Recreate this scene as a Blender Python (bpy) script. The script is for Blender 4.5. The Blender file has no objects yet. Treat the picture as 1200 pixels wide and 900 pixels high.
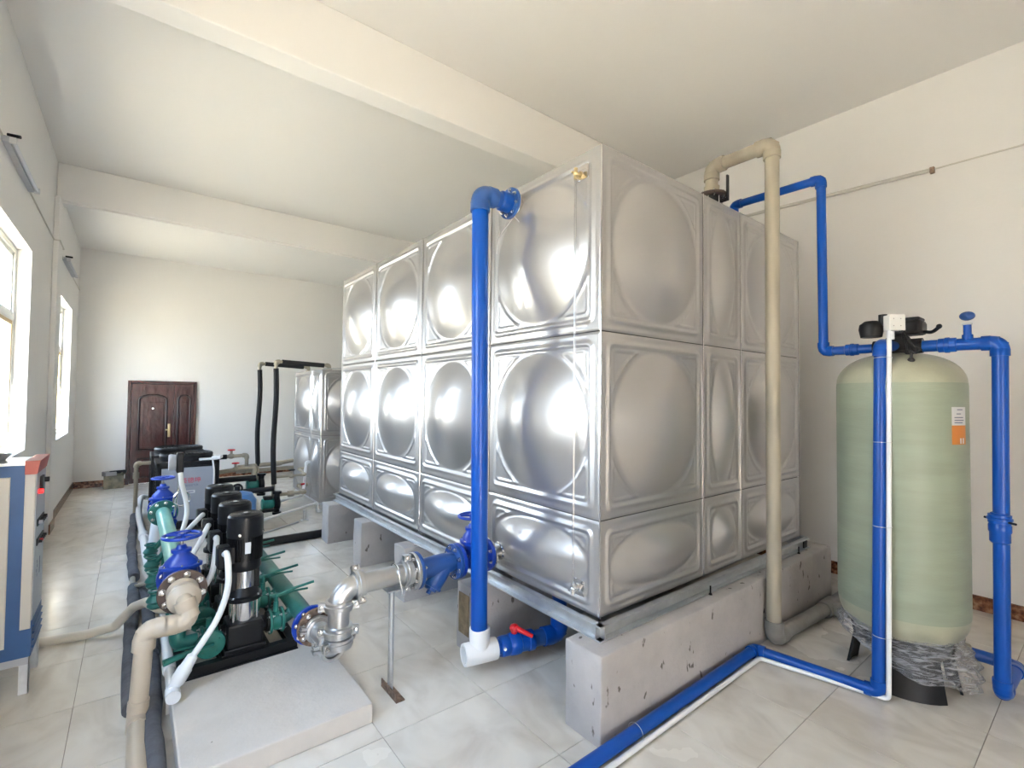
import bpy, bmesh, math, random
from math import sin, cos, pi, radians, sqrt, atan2
from mathutils import Vector, Matrix, noise
random.seed(7)
SC = bpy.context.scene
COL = SC.collection

# ------------------------------------------------------------------ camera
CAM = Vector((-1.9215, -1.6892, 1.6531))
YAW, PITCH, ROLL, FPX = 0.6671, 0.0278, 0.0102, 562.7
fw = Vector((sin(YAW) * cos(PITCH), cos(YAW) * cos(PITCH), sin(PITCH)))
r0 = Vector((cos(YAW), -sin(YAW), 0)); u0 = r0.cross(fw)
rt = r0 * cos(ROLL) + u0 * sin(ROLL); up = u0 * cos(ROLL) - r0 * sin(ROLL)
cd = bpy.data.cameras.new('camera'); cam = bpy.data.objects.new('camera', cd); COL.objects.link(cam)
M = Matrix((rt, up, -fw)).transposed().to_4x4(); M.translation = CAM
cam.matrix_world = M
cd.sensor_width = 36; cd.lens = 36 * FPX / 1200; cd.clip_start = 0.05
SC.camera = cam

# ------------------------------------------------------------------ colour management
vs = SC.view_settings
vs.view_transform = 'Standard'; vs.look = 'None'; vs.gamma = 1.0; vs.exposure = 0.95
vs.use_curve_mapping = False

# ------------------------------------------------------------------ sky and sun
world = bpy.data.worlds.new('sky'); SC.world = world; world.use_nodes = True
wn = world.node_tree; wn.nodes.clear()
wo = wn.nodes.new('ShaderNodeOutputWorld'); bg = wn.nodes.new('ShaderNodeBackground')
tc = wn.nodes.new('ShaderNodeTexCoord'); sx = wn.nodes.new('ShaderNodeSeparateXYZ')
rp = wn.nodes.new('ShaderNodeValToRGB')
wn.links.new(tc.outputs['Generated'], sx.inputs[0]); wn.links.new(sx.outputs['Z'], rp.inputs[0])
wn.links.new(rp.outputs[0], bg.inputs[0]); wn.links.new(bg.outputs[0], wo.inputs[0])
e = rp.color_ramp.elements
e[0].position = 0.0; e[0].color = (0.92, 0.95, 1.0, 1)
e[1].position = 0.8; e[1].color = (0.52, 0.70, 1.0, 1)
bg.inputs[1].default_value = 9.2

sd = bpy.data.lights.new('sun', 'SUN'); sd.energy = 62; sd.angle = radians(0.6); sd.color = (1.0, 0.93, 0.84)
sun = bpy.data.objects.new('sun', sd); COL.objects.link(sun)
sun.rotation_euler = Vector((0.09, 0.62, -0.78)).normalized().to_track_quat('-Z', 'Y').to_euler()


def portal(name, loc, sxx, syy, direction):
    l = bpy.data.lights.new(name, 'AREA'); l.shape = 'RECTANGLE'; l.size = sxx; l.size_y = syy
    l.cycles.is_portal = True
    o = bpy.data.objects.new(name, l); COL.objects.link(o); o.location = loc
    o.rotation_euler = Vector(direction).to_track_quat('-Z', 'Z').to_euler()
    return o


# window openings on the left wall: (y0, y1, z0, z1)
WINS = [(3.18, 4.68, 1.115, 2.99), (6.96, 8.46, 1.03, 2.95), (-0.6, 0.9, 1.1, 2.99)]
for i, (y0, y1, z0, z1) in enumerate(WINS):
    portal('window_daylight', (-2.97, (y0 + y1) / 2, (z0 + z1) / 2), z1 - z0, y1 - y0, (1, 0, 0))
YB = -4.6                      # wall behind the photographer
UNSEEN_GATE = (-2.4, -1.5, 0.0, 2.1)   # unseen gateway in it, sized for the light it lets in (x0, x1, z0, z1)
portal('unseen_gateway_daylight', (-1.95, YB - 0.26, 1.05), 2.1, 0.9, (0, 1, 0))

# ------------------------------------------------------------------ materials
def newmat(name):
    m = bpy.data.materials.new(name); m.use_nodes = True
    nt = m.node_tree; return m, nt, nt.nodes['Principled BSDF']


def mat(name, col, rough=0.5, metal=0.0, var=0.0, vscale=6.0, bump=0.0, bscale=60.0, col2=None, coat=0.0, spec=0.5,
        trans=0.0, alpha=1.0, emit=None, rvar=0.0, detail=4.0, stretch=None, bdist=0.01):
    m, nt, b = newmat(name); N, L = nt.nodes, nt.links
    b.inputs['Base Color'].default_value = (*col, 1); b.inputs['Roughness'].default_value = rough
    b.inputs['Metallic'].default_value = metal; b.inputs['Coat Weight'].default_value = coat
    b.inputs['Specular IOR Level'].default_value = spec; b.inputs['Transmission Weight'].default_value = trans
    b.inputs['Alpha'].default_value = alpha
    if emit:
        b.inputs['Emission Color'].default_value = (*emit[0], 1); b.inputs['Emission Strength'].default_value = emit[1]
    if var or bump or rvar:
        t = N.new('ShaderNodeTexCoord'); mp = N.new('ShaderNodeMapping'); L.new(t.outputs['Object'], mp.inputs[0])
        if stretch: mp.inputs['Scale'].default_value = stretch
    if var or rvar:
        n = N.new('ShaderNodeTexNoise'); n.inputs['Scale'].default_value = vscale; n.inputs['Detail'].default_value = detail
        L.new(mp.outputs[0], n.inputs[0])
    if var:
        c2 = col2 or tuple(max(0, c * (1 - var)) for c in col)
        r = N.new('ShaderNodeValToRGB'); r.color_ramp.elements[0].position = 0.35; r.color_ramp.elements[1].position = 0.65
        r.color_ramp.elements[0].color = (*c2, 1); r.color_ramp.elements[1].color = (*col, 1)
        L.new(n.outputs[0], r.inputs[0]); L.new(r.outputs[0], b.inputs['Base Color'])
    if rvar:
        mr = N.new('ShaderNodeMapRange'); mr.inputs['From Min'].default_value = 0.3; mr.inputs['From Max'].default_value = 0.7
        mr.inputs['To Min'].default_value = rough - rvar; mr.inputs['To Max'].default_value = rough + rvar
        L.new(n.outputs[0], mr.inputs[0]); L.new(mr.outputs[0], b.inputs['Roughness'])
    if bump:
        n2 = N.new('ShaderNodeTexNoise'); n2.inputs['Scale'].default_value = bscale; n2.inputs['Detail'].default_value = 5
        bp = N.new('ShaderNodeBump'); bp.inputs['Strength'].default_value = bump; bp.inputs['Distance'].default_value = bdist
        L.new(mp.outputs[0], n2.inputs[0]); L.new(n2.outputs[0], bp.inputs['Height']); L.new(bp.outputs[0], b.inputs['Normal'])
    return m


MT = {}
MT['wall'] = mat('painted_plaster', (0.84, 0.82, 0.79), 0.75, var=0.02, vscale=1.2, bump=0.12, bscale=35)
MT['ceiling'] = mat('ceiling_paint', (0.84, 0.82, 0.79), 0.8, bump=0.08, bscale=25)
def sheet_steel():
    # dull mill finish: a broad sheen with a weaker tight reflection over it
    m, nt, b = newmat('stainless_sheet'); N, L = nt.nodes, nt.links
    b.inputs['Base Color'].default_value = (0.53, 0.52, 0.51, 1); b.inputs['Metallic'].default_value = 0.76; b.inputs['Roughness'].default_value = 0.38
    b2 = N.new('ShaderNodeBsdfPrincipled'); b2.inputs['Base Color'].default_value = (0.54, 0.53, 0.525, 1); b2.inputs['Metallic'].default_value = 1; b2.inputs['Roughness'].default_value = 0.20
    mx = N.new('ShaderNodeMixShader'); mx.inputs[0].default_value = 0.28
    t = N.new('ShaderNodeTexCoord'); n = N.new('ShaderNodeTexNoise'); n.inputs['Scale'].default_value = 5; n.inputs['Detail'].default_value = 3
    L.new(t.outputs['Object'], n.inputs[0]); bp = N.new('ShaderNodeBump'); bp.inputs['Strength'].default_value = 0.05; bp.inputs['Distance'].default_value = 0.02
    L.new(n.outputs[0], bp.inputs['Height']); L.new(bp.outputs[0], b.inputs['Normal']); L.new(bp.outputs[0], b2.inputs['Normal'])
    o = [q for q in N if q.type == 'OUTPUT_MATERIAL'][0]
    L.new(b.outputs[0], mx.inputs[1]); L.new(b2.outputs[0], mx.inputs[2]); L.new(mx.outputs[0], o.inputs[0]); return m


MT['steel'] = sheet_steel()
MT['steel_pipe'] = mat('stainless_pipe', (0.60, 0.60, 0.60), 0.34, 1.0, rvar=0.06, vscale=9, var=0.12)
MT['chrome'] = mat('bright_steel', (0.72, 0.71, 0.70), 0.16, 1.0)
MT['galv'] = mat('galvanised_steel', (0.66, 0.68, 0.70), 0.38, 0.9, var=0.14, vscale=14, rvar=0.06)
MT['dark_gap'] = mat('dark_joint', (0.06, 0.058, 0.055), 0.7)
MT['blue'] = mat('blue_pvc', (0.002, 0.068, 0.37), 0.30, spec=0.35, var=0.10, vscale=5, bump=0.04, bscale=30)
MT['blue_old'] = mat('dusty_blue_pvc', (0.02, 0.085, 0.30), 0.36, var=0.3, vscale=14)
MT['blue_paint'] = mat('blue_enamel_casting', (0.006, 0.045, 0.36), 0.3, bump=0.15, bscale=60, bdist=0.004)
MT['navy_paint'] = mat('dark_blue_casting', (0.010, 0.060, 0.24), 0.36, bump=0.2, bscale=60, bdist=0.004)
MT['white_pvc'] = mat('white_pvc', (0.80, 0.80, 0.80), 0.32)
MT['white_hose'] = mat('white_flexible_hose', (0.76, 0.77, 0.76), 0.42)
MT['beige_pvc'] = mat('beige_pvc', (0.52, 0.44, 0.34), 0.38, var=0.08, vscale=8)
MT['beige_grey'] = mat('weathered_beige_pvc', (0.385, 0.345, 0.27), 0.46, var=0.2, vscale=7, stretch=(1, 1, 0.25))
MT['grey_pvc'] = mat('grey_pvc', (0.27, 0.26, 0.24), 0.5, var=0.2, vscale=10)
MT['pale_pipe'] = mat('cream_plastic_pipe', (0.66, 0.60, 0.50), 0.4)
MT['green'] = mat('teal_enamel', (0.022, 0.19, 0.155), 0.34, var=0.3, vscale=12, bump=0.15, bscale=50, bdist=0.004)
MT['mint'] = mat('mint_enamel', (0.16, 0.42, 0.35), 0.35, var=0.12, vscale=10)
MT['black'] = mat('black_enamel', (0.007, 0.007, 0.008), 0.36, spec=0.3, var=0.2, vscale=20)
MT['black_matt'] = mat('black_foam', (0.012, 0.012, 0.014), 0.75, bump=0.4, bscale=40)
MT['black_plastic'] = mat('black_plastic', (0.009, 0.009, 0.010), 0.45, spec=0.35)
MT['foam'] = mat('grey_foam_insulation', (0.105, 0.11, 0.125), 0.85, var=0.35, vscale=12, bump=0.6, bscale=30, bdist=0.01)
MT['red_plastic'] = mat('red_plastic', (0.62, 0.012, 0.02), 0.28)
MT['brown_flange'] = mat('rust_brown_primer', (0.10, 0.066, 0.052), 0.6, var=0.3, vscale=30)
MT['rust'] = mat('rusted_steel', (0.30, 0.20, 0.14), 0.6, 0.4, var=0.6, vscale=40)
MT['brass'] = mat('brass', (0.62, 0.50, 0.28), 0.3, 1.0)
MT['grey_panel'] = mat('grey_sheet_panel', (0.30, 0.315, 0.345), 0.5)
MT['frp'] = mat('green_fibreglass', (0.275, 0.315, 0.235), 0.42, var=0.13, vscale=2.2, stretch=(1, 1, 6), bump=0.12, bscale=20)
MT['frp_end'] = mat('bare_fibreglass', (0.38, 0.38, 0.28), 0.36, var=0.12, vscale=8, bump=0.15, bscale=30)
MT['cream'] = mat('cream_sheet_metal', (0.62, 0.585, 0.53), 0.4)
MT['cab_grey'] = mat('light_grey_control_panel', (0.44, 0.45, 0.48), 0.4)
MT['cab_blue'] = mat('blue_powder_coat', (0.028, 0.10, 0.27), 0.42, var=0.1, vscale=9)
MT['cab_red'] = mat('red_powder_coat', (0.40, 0.065, 0.042), 0.4)
MT['door'] = mat('maroon_door_paint', (0.070, 0.017, 0.015), 0.26, var=0.5, vscale=9, bump=0.25, bscale=14, bdist=0.02, stretch=(1, 1, 0.5))
MT['door_dark'] = mat('dark_carved_moulding', (0.030, 0.012, 0.012), 0.22, bump=0.5, bscale=50)
MT['alu'] = mat('aluminium_frame', (0.60, 0.60, 0.56), 0.4, 0.6)
MT['wood_frame'] = mat('tan_sash', (0.50, 0.36, 0.18), 0.5)
MT['tube'] = mat('unlit_tube_glass', (0.55, 0.56, 0.60), 0.3)
MT['white_box'] = mat('white_plastic_box', (0.76, 0.75, 0.71), 0.35)
MT['label'] = mat('printed_label_white', (0.62, 0.62, 0.63), 0.4)
MT['orange'] = mat('printed_label_orange', (0.56, 0.19, 0.03), 0.4)
MT['red_print'] = mat('red_lettering', (0.55, 0.02, 0.05), 0.5)
MT['grey_print'] = mat('grey_lettering', (0.13, 0.15, 0.22), 0.5)
MT['cord'] = mat('cream_cable_cover', (0.62, 0.59, 0.54), 0.6)
MT['red_lamp'] = mat('lit_red_lamp', (0.7, 0.01, 0.01), 0.3, emit=((1, 0.02, 0.02), 1.5))
MT['slurry'] = mat('tan_slurry', (0.30, 0.22, 0.13), 0.9, var=0.45, vscale=14, bump=0.5, bscale=30)
MT['rubble'] = mat('rough_cement', (0.30, 0.27, 0.19), 0.9, var=0.5, vscale=12, bump=0.8, bscale=25, bdist=0.02)
MT['asphalt'] = mat('outdoor_concrete_yard', (0.60, 0.50, 0.36), 0.9, var=0.15, vscale=0.7)
MT['blue_vessel'] = mat('blue_pressure_vessel', (0.07, 0.21, 0.50), 0.3)
MT['photo'] = mat('sticker_print', (0.62, 0.30, 0.08), 0.4, var=0.9, vscale=30, col2=(0.08, 0.08, 0.30))


def granite():
    m, nt, b = newmat('red_granite_skirting'); N, L = nt.nodes, nt.links
    t = N.new('ShaderNodeTexCoord'); n = N.new('ShaderNodeTexNoise'); n.inputs['Scale'].default_value = 26; n.inputs['Detail'].default_value = 8
    r = N.new('ShaderNodeValToRGB'); L.new(t.outputs['Object'], n.inputs[0]); L.new(n.outputs[0], r.inputs[0]); L.new(r.outputs[0], b.inputs['Base Color'])
    c = r.color_ramp; c.elements[0].position = 0.36; c.elements[0].color = (0.06, 0.022, 0.012, 1); c.elements[1].position = 0.66; c.elements[1].color = (0.36, 0.20, 0.12, 1)
    x = c.elements.new(0.5); x.color = (0.20, 0.075, 0.035, 1)
    b.inputs['Roughness'].default_value = 0.25
    return m


def tile_mat():
    m, nt, b = newmat('polished_cream_tile'); N, L = nt.nodes, nt.links
    g = N.new('ShaderNodeNewGeometry'); oi = N.new('ShaderNodeObjectInfo')
    mp = N.new('ShaderNodeVectorMath'); mp.operation = 'MULTIPLY_ADD'
    cx = N.new('ShaderNodeCombineXYZ'); mul = N.new('ShaderNodeMath'); mul.operation = 'MULTIPLY'; mul.inputs[1].default_value = 0.5
    L.new(oi.outputs['Random'], mul.inputs[0]); L.new(mul.outputs[0], cx.inputs[2])
    L.new(g.outputs['Position'], mp.inputs[0]); mp.inputs[1].default_value = (1, 1, 1); L.new(cx.outputs[0], mp.inputs[2])
    rotm = N.new('ShaderNodeMapping'); rotm.inputs['Rotation'].default_value = (0, 0, 0.7); rotm.inputs['Scale'].default_value = (1.6, 1.0, 1)
    L.new(mp.outputs[0], rotm.inputs[0])
    n = N.new('ShaderNodeTexNoise'); n.inputs['Scale'].default_value = 2.6; n.inputs['Detail'].default_value = 7; n.inputs['Distortion'].default_value = 1.2
    L.new(rotm.outputs[0], n.inputs[0])
    r = N.new('ShaderNodeValToRGB'); L.new(n.outputs[0], r.inputs[0])
    c = r.color_ramp; c.elements[0].position = 0.30; c.elements[0].color = (0.60, 0.55, 0.48, 1)
    c.elements[1].position = 0.68; c.elements[1].color = (0.76, 0.72, 0.65, 1)
    x = c.elements.new(0.5); x.color = (0.70, 0.655, 0.585, 1)
    # dusty patches
    n2 = N.new('ShaderNodeTexNoise'); n2.inputs['Scale'].default_value = 0.8; n2.inputs['Detail'].default_value = 6; L.new(g.outputs['Position'], n2.inputs[0])
    mr = N.new('ShaderNodeMapRange'); mr.inputs['From Min'].default_value = 0.35; mr.inputs['From Max'].default_value = 0.7
    mr.inputs['To Min'].default_value = 0.10; mr.inputs['To Max'].default_value = 0.30
    L.new(n2.outputs[0], mr.inputs[0]); L.new(mr.outputs[0], b.inputs['Roughness'])
    L.new(r.outputs[0], b.inputs['Base Color'])
    return m


def concrete_mat(name, c1, c2, streak=True):
    m, nt, b = newmat(name); N, L = nt.nodes, nt.links
    t = N.new('ShaderNodeNewGeometry')
    n = N.new('ShaderNodeTexNoise'); n.inputs['Scale'].default_value = 2.2; n.inputs['Detail'].default_value = 8; n.inputs['Roughness'].default_value = 0.65
    L.new(t.outputs['Position'], n.inputs[0])
    r = N.new('ShaderNodeValToRGB'); r.color_ramp.elements[0].position = 0.3; r.color_ramp.elements[1].position = 0.7
    r.color_ramp.elements[0].color = (*c2, 1); r.color_ramp.elements[1].color = (*c1, 1); L.new(n.outputs[0], r.inputs[0])
    # small dark pits and scuffs
    v = N.new('ShaderNodeTexNoise'); v.inputs['Scale'].default_value = 17; v.inputs['Detail'].default_value = 3
    mp = N.new('ShaderNodeMapping'); mp.inputs['Scale'].default_value = (1, 1, 0.55); L.new(t.outputs['Position'], mp.inputs[0]); L.new(mp.outputs[0], v.inputs[0])
    pr = N.new('ShaderNodeValToRGB'); pr.color_ramp.elements[0].position = 0.29 if streak else 0.24; pr.color_ramp.elements[0].color = (1, 1, 1, 1)
    pr.color_ramp.elements[1].position = 0.33 if streak else 0.27; pr.color_ramp.elements[1].color = (0, 0, 0, 1); L.new(v.outputs[0], pr.inputs[0])
    mx = N.new('ShaderNodeMix'); mx.data_type = 'RGBA'; mx.inputs['B'].default_value = (c2[0] * .35, c2[1] * .33, c2[2] * .3, 1)
    L.new(r.outputs[0], mx.inputs['A']); L.new(pr.outputs[0], mx.inputs['Factor'])
    L.new(mx.outputs['Result'], b.inputs['Base Color'])
    b.inputs['Roughness'].default_value = 0.85
    n3 = N.new('ShaderNodeTexNoise'); n3.inputs['Scale'].default_value = 40; n3.inputs['Detail'].default_value = 6; L.new(t.outputs['Position'], n3.inputs[0])
    bp = N.new('ShaderNodeBump'); bp.inputs['Strength'].default_value = 0.35; bp.inputs['Distance'].default_value = 0.01
    L.new(n3.outputs[0], bp.inputs['Height']); L.new(bp.outputs[0], b.inputs['Normal'])
    return m


def sheer(name, tint, fac, rough=0.05):
    m = bpy.data.materials.new(name); m.use_nodes = True; nt = m.node_tree; nt.nodes.clear(); N, L = nt.nodes, nt.links
    o = N.new('ShaderNodeOutputMaterial'); mx = N.new('ShaderNodeMixShader'); t = N.new('ShaderNodeBsdfTransparent'); g = N.new('ShaderNodeBsdfGlossy')
    t.inputs[0].default_value = (*tint, 1); g.inputs['Roughness'].default_value = rough
    mx.inputs[0].default_value = fac
    L.new(t.outputs[0], mx.inputs[1]); L.new(g.outputs[0], mx.inputs[2]); L.new(mx.outputs[0], o.inputs[0])
    return m


def film():
    m = bpy.data.materials.new('crinkled_plastic_film'); m.use_nodes = True; nt = m.node_tree; nt.nodes.clear(); N, L = nt.nodes, nt.links
    o = N.new('ShaderNodeOutputMaterial'); mx = N.new('ShaderNodeMixShader'); t = N.new('ShaderNodeBsdfTransparent')
    b = N.new('ShaderNodeBsdfPrincipled'); b.inputs['Base Color'].default_value = (0.62, 0.62, 0.64, 1); b.inputs['Roughness'].default_value = 0.22
    tcn = N.new('ShaderNodeTexCoord'); mp = N.new('ShaderNodeMapping'); mp.inputs['Scale'].default_value = (.7, .7, 5.0); mp.inputs['Rotation'].default_value = (0.35, 0.25, 0)
    n = N.new('ShaderNodeTexNoise'); n.inputs['Scale'].default_value = 19; n.inputs['Detail'].default_value = 6; n.inputs['Distortion'].default_value = 1.0
    L.new(tcn.outputs['Object'], mp.inputs[0]); L.new(mp.outputs[0], n.inputs[0])
    bp = N.new('ShaderNodeBump'); bp.inputs['Strength'].default_value = 1.0; bp.inputs['Distance'].default_value = 0.03
    L.new(n.outputs[0], bp.inputs['Height']); L.new(bp.outputs[0], b.inputs['Normal'])
    mr = N.new('ShaderNodeMapRange'); mr.inputs['From Min'].default_value = 0.35; mr.inputs['From Max'].default_value = 0.65; mr.inputs['To Min'].default_value = 0.12; mr.inputs['To Max'].default_value = 0.62
    L.new(n.outputs[0], mr.inputs[0]); L.new(mr.outputs[0], mx.inputs[0]); L.new(t.outputs[0], mx.inputs[1]); L.new(b.outputs[0], mx.inputs[2]); L.new(mx.outputs[0], o.inputs[0])
    return m


MT['granite'] = granite(); MT['tile'] = tile_mat()
MT['pier'] = concrete_mat('cast_concrete', (0.47, 0.445, 0.43), (0.34, 0.32, 0.31))
MT['slab'] = concrete_mat('smooth_cement', (0.66, 0.61, 0.555), (0.56, 0.515, 0.465), False)
MT['grout'] = mat('grout', (0.34, 0.30, 0.25), 0.9)
MT['glass'] = sheer('window_glass', (0.90, 0.95, 0.98), 0.05)
MT['clear'] = sheer('clear_tube', (0.92, 0.92, 0.92), 0.30, 0.15)
MT['film'] = film()

# ------------------------------------------------------------------ mesh helpers
Z3 = Vector((0, 0, 1)); AX = {'x': Vector((1, 0, 0)), 'y': Vector((0, 1, 0)), 'z': Vector((0, 0, 1)), '-x': Vector((-1, 0, 0)), '-y': Vector((0, -1, 0)), '-z': Vector((0, 0, -1))}


def V(*a): return Vector(a)


def ax(a): return AX[a] if isinstance(a, str) else Vector(a).normalized()


def frame(axis):
    a = ax(axis); t = Vector((0, 0, 1)) if abs(a.z) < 0.9 else Vector((1, 0, 0))
    u = t.cross(a).normalized(); return u, a.cross(u).normalized(), a


class MB:
    def __init__(s): s.v = []; s.f = []; s.big = []

    def add(s, vs_, fs):
        n = len(s.v); s.v += [Vector(p) for p in vs_]; s.f += [tuple(i + n for i in f) for f in fs]; return s

    def lathe(s, o, axis, prof, seg=24, a0=0.0):
        o = Vector(o); u, w, a = frame(axis); vs_, fs = [], []
        rings = []
        for t, r in prof:
            if r < 1e-6:
                rings.append([len(vs_)]); vs_.append(o + a * t)
            else:
                rings.append(list(range(len(vs_), len(vs_) + seg)))
                for k in range(seg):
                    th = a0 + 2 * pi * k / seg; vs_.append(o + a * t + (u * cos(th) + w * sin(th)) * r)
        for A, B in zip(rings[:-1], rings[1:]):
            if len(A) == 1 and len(B) == 1: continue
            for k in range(seg):
                k2 = (k + 1) % seg
                if len(A) == 1: fs.append((A[0], B[k], B[k2]))
                elif len(B) == 1: fs.append((A[k], A[k2], B[0]))
                else: fs.append((A[k], A[k2], B[k2], B[k]))
        return s.add(vs_, fs)

    def cyl(s, p0, p1, r, r1=None, seg=20, a0=0.0):
        p0, p1 = Vector(p0), Vector(p1); d = (p1 - p0).length; r1 = r if r1 is None else r1
        return s.lathe(p0, (p1 - p0), [(0, 0), (0, r), (d, r1), (d, 0)], seg, a0)

    def ring(s, p0, p1, ro, ri, seg=24):
        p0, p1 = Vector(p0), Vector(p1); d = (p1 - p0).length
        return s.lathe(p0, (p1 - p0), [(0, ri), (0, ro), (d, ro), (d, ri), (0, ri)], seg)

    def box(s, c, size, rz=0.0, bev=0.0, R=None):
        c = Vector(c); hx, hy, hz = [q / 2 for q in size]
        rot = R if R is not None else Matrix.Rotation(rz, 3, 'Z')
        if bev <= 0:
            P = [(x, y, z) for z in (-hz, hz) for y in (-hy, hy) for x in (-hx, hx)]
            F = [(0, 2, 3, 1), (4, 5, 7, 6), (0, 1, 5, 4), (2, 6, 7, 3), (0, 4, 6, 2), (1, 3, 7, 5)]
            return s.add([c + rot @ Vector(p) for p in P], F)
        bm = bmesh.new(); bmesh.ops.create_cube(bm, size=1.0)
        for v in bm.verts: v.co = Vector((v.co.x * size[0], v.co.y * size[1], v.co.z * size[2]))
        bmesh.ops.bevel(bm, geom=bm.edges[:], offset=min(bev, min(size) * 0.45), segments=2, profile=0.5, affect='EDGES')
        bm.verts.index_update(); P = [c + rot @ v.co for v in bm.verts]; F = [tuple(v.index for v in f.verts) for f in bm.faces]
        bm.normal_update(); n0 = len(s.f); s.big += [n0 + i for i, f in enumerate(bm.faces) if max(abs(q) for q in f.normal) > .999]
        bm.free(); return s.add(P, F)

    def bx(s, x0, x1, y0, y1, z0, z1, bev=0.0):
        return s.box(((x0 + x1) / 2, (y0 + y1) / 2, (z0 + z1) / 2), (abs(x1 - x0), abs(y1 - y0), abs(z1 - z0)), 0, bev)

    def tube(s, pts, r, seg=14, caps=True, rr=None):
        pts = [Vector(p) for p in pts]; n = len(pts); T = []
        for i in range(n): T.append((pts[min(i + 1, n - 1)] - pts[max(i - 1, 0)]).normalized())
        u, w, _ = frame(T[0]); vs_, fs = [], []
        for i in range(n):
            if i:
                u = (u - T[i] * u.dot(T[i])).normalized(); w = T[i].cross(u)
            q = rr[i] if rr else r
            for k in range(seg):
                th = 2 * pi * k / seg; vs_.append(pts[i] + (u * cos(th) + w * sin(th)) * q)
        for i in range(n - 1):
            for k in range(seg):
                k2 = (k + 1) % seg; fs.append((i * seg + k, i * seg + k2, (i + 1) * seg + k2, (i + 1) * seg + k))
        if caps: fs.append(tuple(range(seg))[::-1]); fs.append(tuple((n - 1) * seg + k for k in range(seg)))
        return s.add(vs_, fs)

    def torus(s, c, axis, R, r, seg=36, sg=10, a0=0.0, a1=2 * pi):
        c = Vector(c); u, w, a = frame(axis); full = abs(a1 - a0 - 2 * pi) < 1e-6; vs_, fs = [], []
        n = seg if full else seg + 1
        for i in range(n):
            th = a0 + (a1 - a0) * i / seg; d = u * cos(th) + w * sin(th)
            for k in range(sg):
                ph = 2 * pi * k / sg; vs_.append(c + d * (R + r * cos(ph)) + a * r * sin(ph))
        for i in range(seg):
            j = (i + 1) % n
            for k in range(sg):
                k2 = (k + 1) % sg; fs.append((i * sg + k, j * sg + k, j * sg + k2, i * sg + k2))
        return s.add(vs_, fs)

    def prism(s, poly, o, u, w, depth):
        o, u, w = Vector(o), Vector(u), Vector(w); a = u.cross(w).normalized(); n = len(poly)
        P = [o + u * p + w * q for p, q in poly] + [o + u * p + w * q + a * depth for p, q in poly]
        F = [tuple(range(n))[::-1], tuple(range(n, 2 * n))] + [(i, (i + 1) % n, n + (i + 1) % n, n + i) for i in range(n)]
        return s.add(P, F)

    def sphere(s, c, r, seg=20, rings=10, sc=(1, 1, 1)):
        c = Vector(c); vs_, fs = [], []
        for i in range(rings + 1):
            ph = pi * i / rings
            for k in range(seg):
                th = 2 * pi * k / seg; vs_.append(c + Vector((r * sin(ph) * cos(th) * sc[0], r * sin(ph) * sin(th) * sc[1], r * cos(ph) * sc[2])))
        for i in range(rings):
            for k in range(seg):
                k2 = (k + 1) % seg; fs.append((i * seg + k, (i + 1) * seg + k, (i + 1) * seg + k2, i * seg + k2))
        return s.add(vs_, fs)

    def mesh(s, name, m, org=(0, 0, 0), ang=32, smooth=True):
        org = Vector(org); me = bpy.data.meshes.new(name); me.from_pydata([tuple(v - org) for v in s.v], [], s.f)
        at = me.attributes.new('flat_face', 'BOOLEAN', 'FACE')
        for i in s.big: at.data[i].value = True
        bm = bmesh.new(); bm.from_mesh(me); bmesh.ops.remove_doubles(bm, verts=bm.verts, dist=1e-5)
        bmesh.ops.recalc_face_normals(bm, faces=bm.faces); bm.to_mesh(me); bm.free()
        if smooth:
            me.polygons.foreach_set('use_smooth', [True] * len(me.polygons))
            if ang: me.set_sharp_from_angle(angle=radians(ang))
            if s.big:
                fl_ = [d.value for d in me.attributes['flat_face'].data]; me.polygons.foreach_set('use_smooth', [not q for q in fl_])
        me.attributes.remove(me.attributes['flat_face'])
        me.materials.append(m if not isinstance(m, str) else MT[m]); return me


def arc(c, u, w, R, a0, a1, n=8):
    c, u, w = Vector(c), Vector(u), Vector(w)
    return [c + u * (R * cos(a0 + (a1 - a0) * i / n)) + w * (R * sin(a0 + (a1 - a0) * i / n)) for i in range(n + 1)]


def fillet(pts, R, n=7):
    pts = [Vector(p) for p in pts]; out = [pts[0]]
    for i in range(1, len(pts) - 1):
        a = (pts[i - 1] - pts[i]).normalized(); b = (pts[i + 1] - pts[i]).normalized()
        ang = a.angle(b); t = R / math.tan(ang / 2); t = min(t, (pts[i - 1] - pts[i]).length * .49, (pts[i + 1] - pts[i]).length * .49)
        p0, p1 = pts[i] + a * t, pts[i] + b * t
        for k in range(n + 1):
            q = k / n; out.append((1 - q) ** 2 * p0 + 2 * q * (1 - q) * pts[i] + q * q * p1)
    out.append(pts[-1]); return out


def smoothpath(pts, n=6):
    pts = [Vector(p) for p in pts]; P = [2 * pts[0] - pts[1]] + pts + [2 * pts[-1] - pts[-2]]; out = []
    for i in range(1, len(P) - 2):
        for k in range(n):
            t = k / n; a, b, c, d = P[i - 1], P[i], P[i + 1], P[i + 2]
            out.append(0.5 * ((2 * b) + (c - a) * t + (2 * a - 5 * b + 4 * c - d) * t * t + (3 * b - a - 3 * c + d) * t ** 3))
    out.append(pts[-1]); return out


# ------------------------------------------------------------------ object helpers
def thing(name, label, cat, loc=(0, 0, 0), group=None, rz=0.0):
    o = bpy.data.objects.new(name, None); COL.objects.link(o); o.location = loc; o.rotation_euler = (0, 0, rz)
    o.empty_display_size = 0.1; o['label'] = label; o['category'] = cat
    if group: o['group'] = group
    o['org'] = tuple(loc); return o


def org(o):
    while o.parent: o = o.parent
    return Vector(o['org']) if 'org' in o else Vector((0, 0, 0))


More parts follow.
